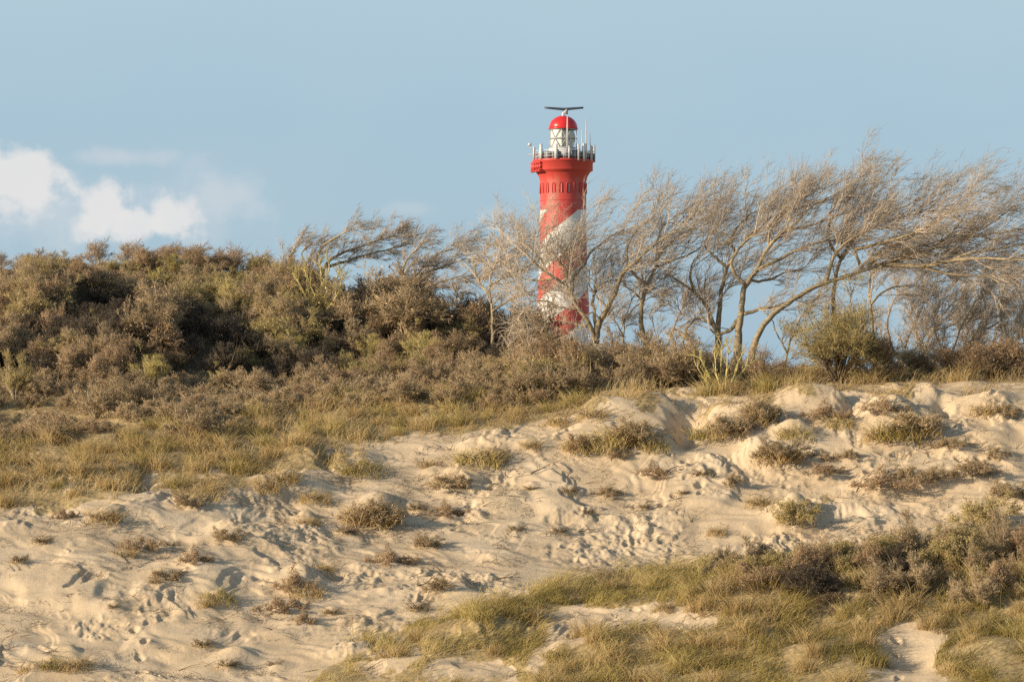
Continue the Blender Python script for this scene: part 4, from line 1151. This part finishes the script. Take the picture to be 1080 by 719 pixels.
for q in (big, fin): nt.links.new(cv.outputs[0], q.inputs['Vector'])
veil = ramp(nt, big.outputs['Fac'], [(.38, (0, 0, 0)), (.75, (1, 1, 1))])
base = mixc(nt, math_(nt, 'MULTIPLY', math_(nt, 'MULTIPLY', veil, .28), ov2.outputs[0]) if False else math_(nt, 'MULTIPLY', veil, .22), base, (.40 / BGS, .50 / BGS, .565 / BGS))
high = math_(nt, 'MULTIPLY', math_(nt, 'SMOOTHSTEP' if False else 'SUBTRACT', pv, .85), 1.4)
high = math_(nt, 'MULTIPLY', math_(nt, 'MINIMUM', math_(nt, 'MAXIMUM', high, 0.0), .55), math_(nt, 'LESS_THAN', sp.outputs['Z'], 9.0))
ov2 = N(nt, 'ShaderNodeMapRange'); nt.links.new(sp.outputs['Z'], ov2.inputs[0])
for i_, v_ in ((1, .16), (2, .5), (3, 1.0), (4, .0)): ov2.inputs[i_].default_value = v_
high = math_(nt, 'MULTIPLY', high, ov2.outputs[0])
base = mixc(nt, high, base, (.37 / BGS, .485 / BGS, .555 / BGS))
nf = math_(nt, 'SUBTRACT', fin.outputs['Fac'], .5)


def cloud(u, v, ru, rv, amt, edge, base, colr=(.74, .73, .72), nzs=1.5):
    cu_, cv_ = (u - U0) / F * 10, (VH - v) / F * 10
    dx = math_(nt, 'DIVIDE', math_(nt, 'SUBTRACT', pu, cu_), ru / F * 10); dy = math_(nt, 'DIVIDE', math_(nt, 'SUBTRACT', pv, cv_), rv / F * 10)
    r = math_(nt, 'SQRT', math_(nt, 'ADD', math_(nt, 'MULTIPLY', dx, dx), math_(nt, 'MULTIPLY', dy, dy)))
    q = math_(nt, 'ADD', math_(nt, 'SUBTRACT', 1.0, r), math_(nt, 'MULTIPLY', nf, nzs))
    fac = math_(nt, 'MULTIPLY', ramp(nt, q, [(0.0, (0, 0, 0)), (edge, (1, 1, 1))], 'EASE'), amt)
    return mixc(nt, fac, base, tuple(x * .93 / BGS for x in colr))


WHITE, GREYB = (.655, .65, .645), (.47, .54, .59)
for args in [(60, 225, 150, 62, .8, 1.0, None, GREYB), (215, 215, 110, 50, .6, 1.0, None, GREYB), (130, 166, 100, 15, .6, .9, None, (.50, .55, .585)), (246, 208, 52, 34, .55, .9, None, (.50, .555, .59)),
             (430, 220, 50, 12, .35, .9, None, (.50, .555, .59)), (525, 226, 25, 12, .3, .9, None, (.50, .555, .59)), (1015, 225, 60, 40, .6, .9, None, (.54, .565, .585)),
             (20, 194, 66, 46, .94, 0.56, None, WHITE, 1.9), (108, 222, 38, 42, .94, 0.56, None, WHITE, 1.9), (142, 238, 46, 24, .9, 0.60, None, WHITE, 1.9), (182, 230, 34, 36, .9, 0.56, None, WHITE, 1.9)]:
    base = cloud(*args[:6], base, args[7], *args[8:])
nt.links.new(base, bg.inputs['Color']); bg.inputs['Strength'].default_value = BGS

sl = bpy.data.lights.new('Sun', 'SUN'); sl.energy = 5.0; sl.angle = math.radians(.55); sl.color = (1.0, .82, .60)
so = bpy.data.objects.new('Sun', sl); COL.objects.link(so); so.rotation_euler = sd.to_track_quat('Z', 'Y').to_euler(); so.location = (-40, -20, 40)

cd = bpy.data.cameras.new('Camera'); cam = bpy.data.objects.new('Camera', cd); COL.objects.link(cam)
cam.location = (0, 0, ZC); cam.rotation_euler = (math.radians(90), 0, 0)
cd.sensor_width = 36; cd.lens = F / 1080 * 36; cd.shift_y = (VH - 359.5) / 1080
cd.clip_start = .5; cd.clip_end = 20000
SC.camera = cam
SC.view_settings.view_transform = 'Standard'; SC.view_settings.look = 'None'; SC.view_settings.gamma = 1; SC.view_settings.exposure = 0.36
SC.cycles.max_bounces = 5; SC.cycles.diffuse_bounces = 3; SC.cycles.transparent_max_bounces = 6; SC.cycles.transmission_bounces = 4
SC.cycles.use_denoising = False
for p in PR:
    if p not in USED:
        for ch in list(PR[p].children): bpy.data.objects.remove(ch)
        bpy.data.objects.remove(PR[p])
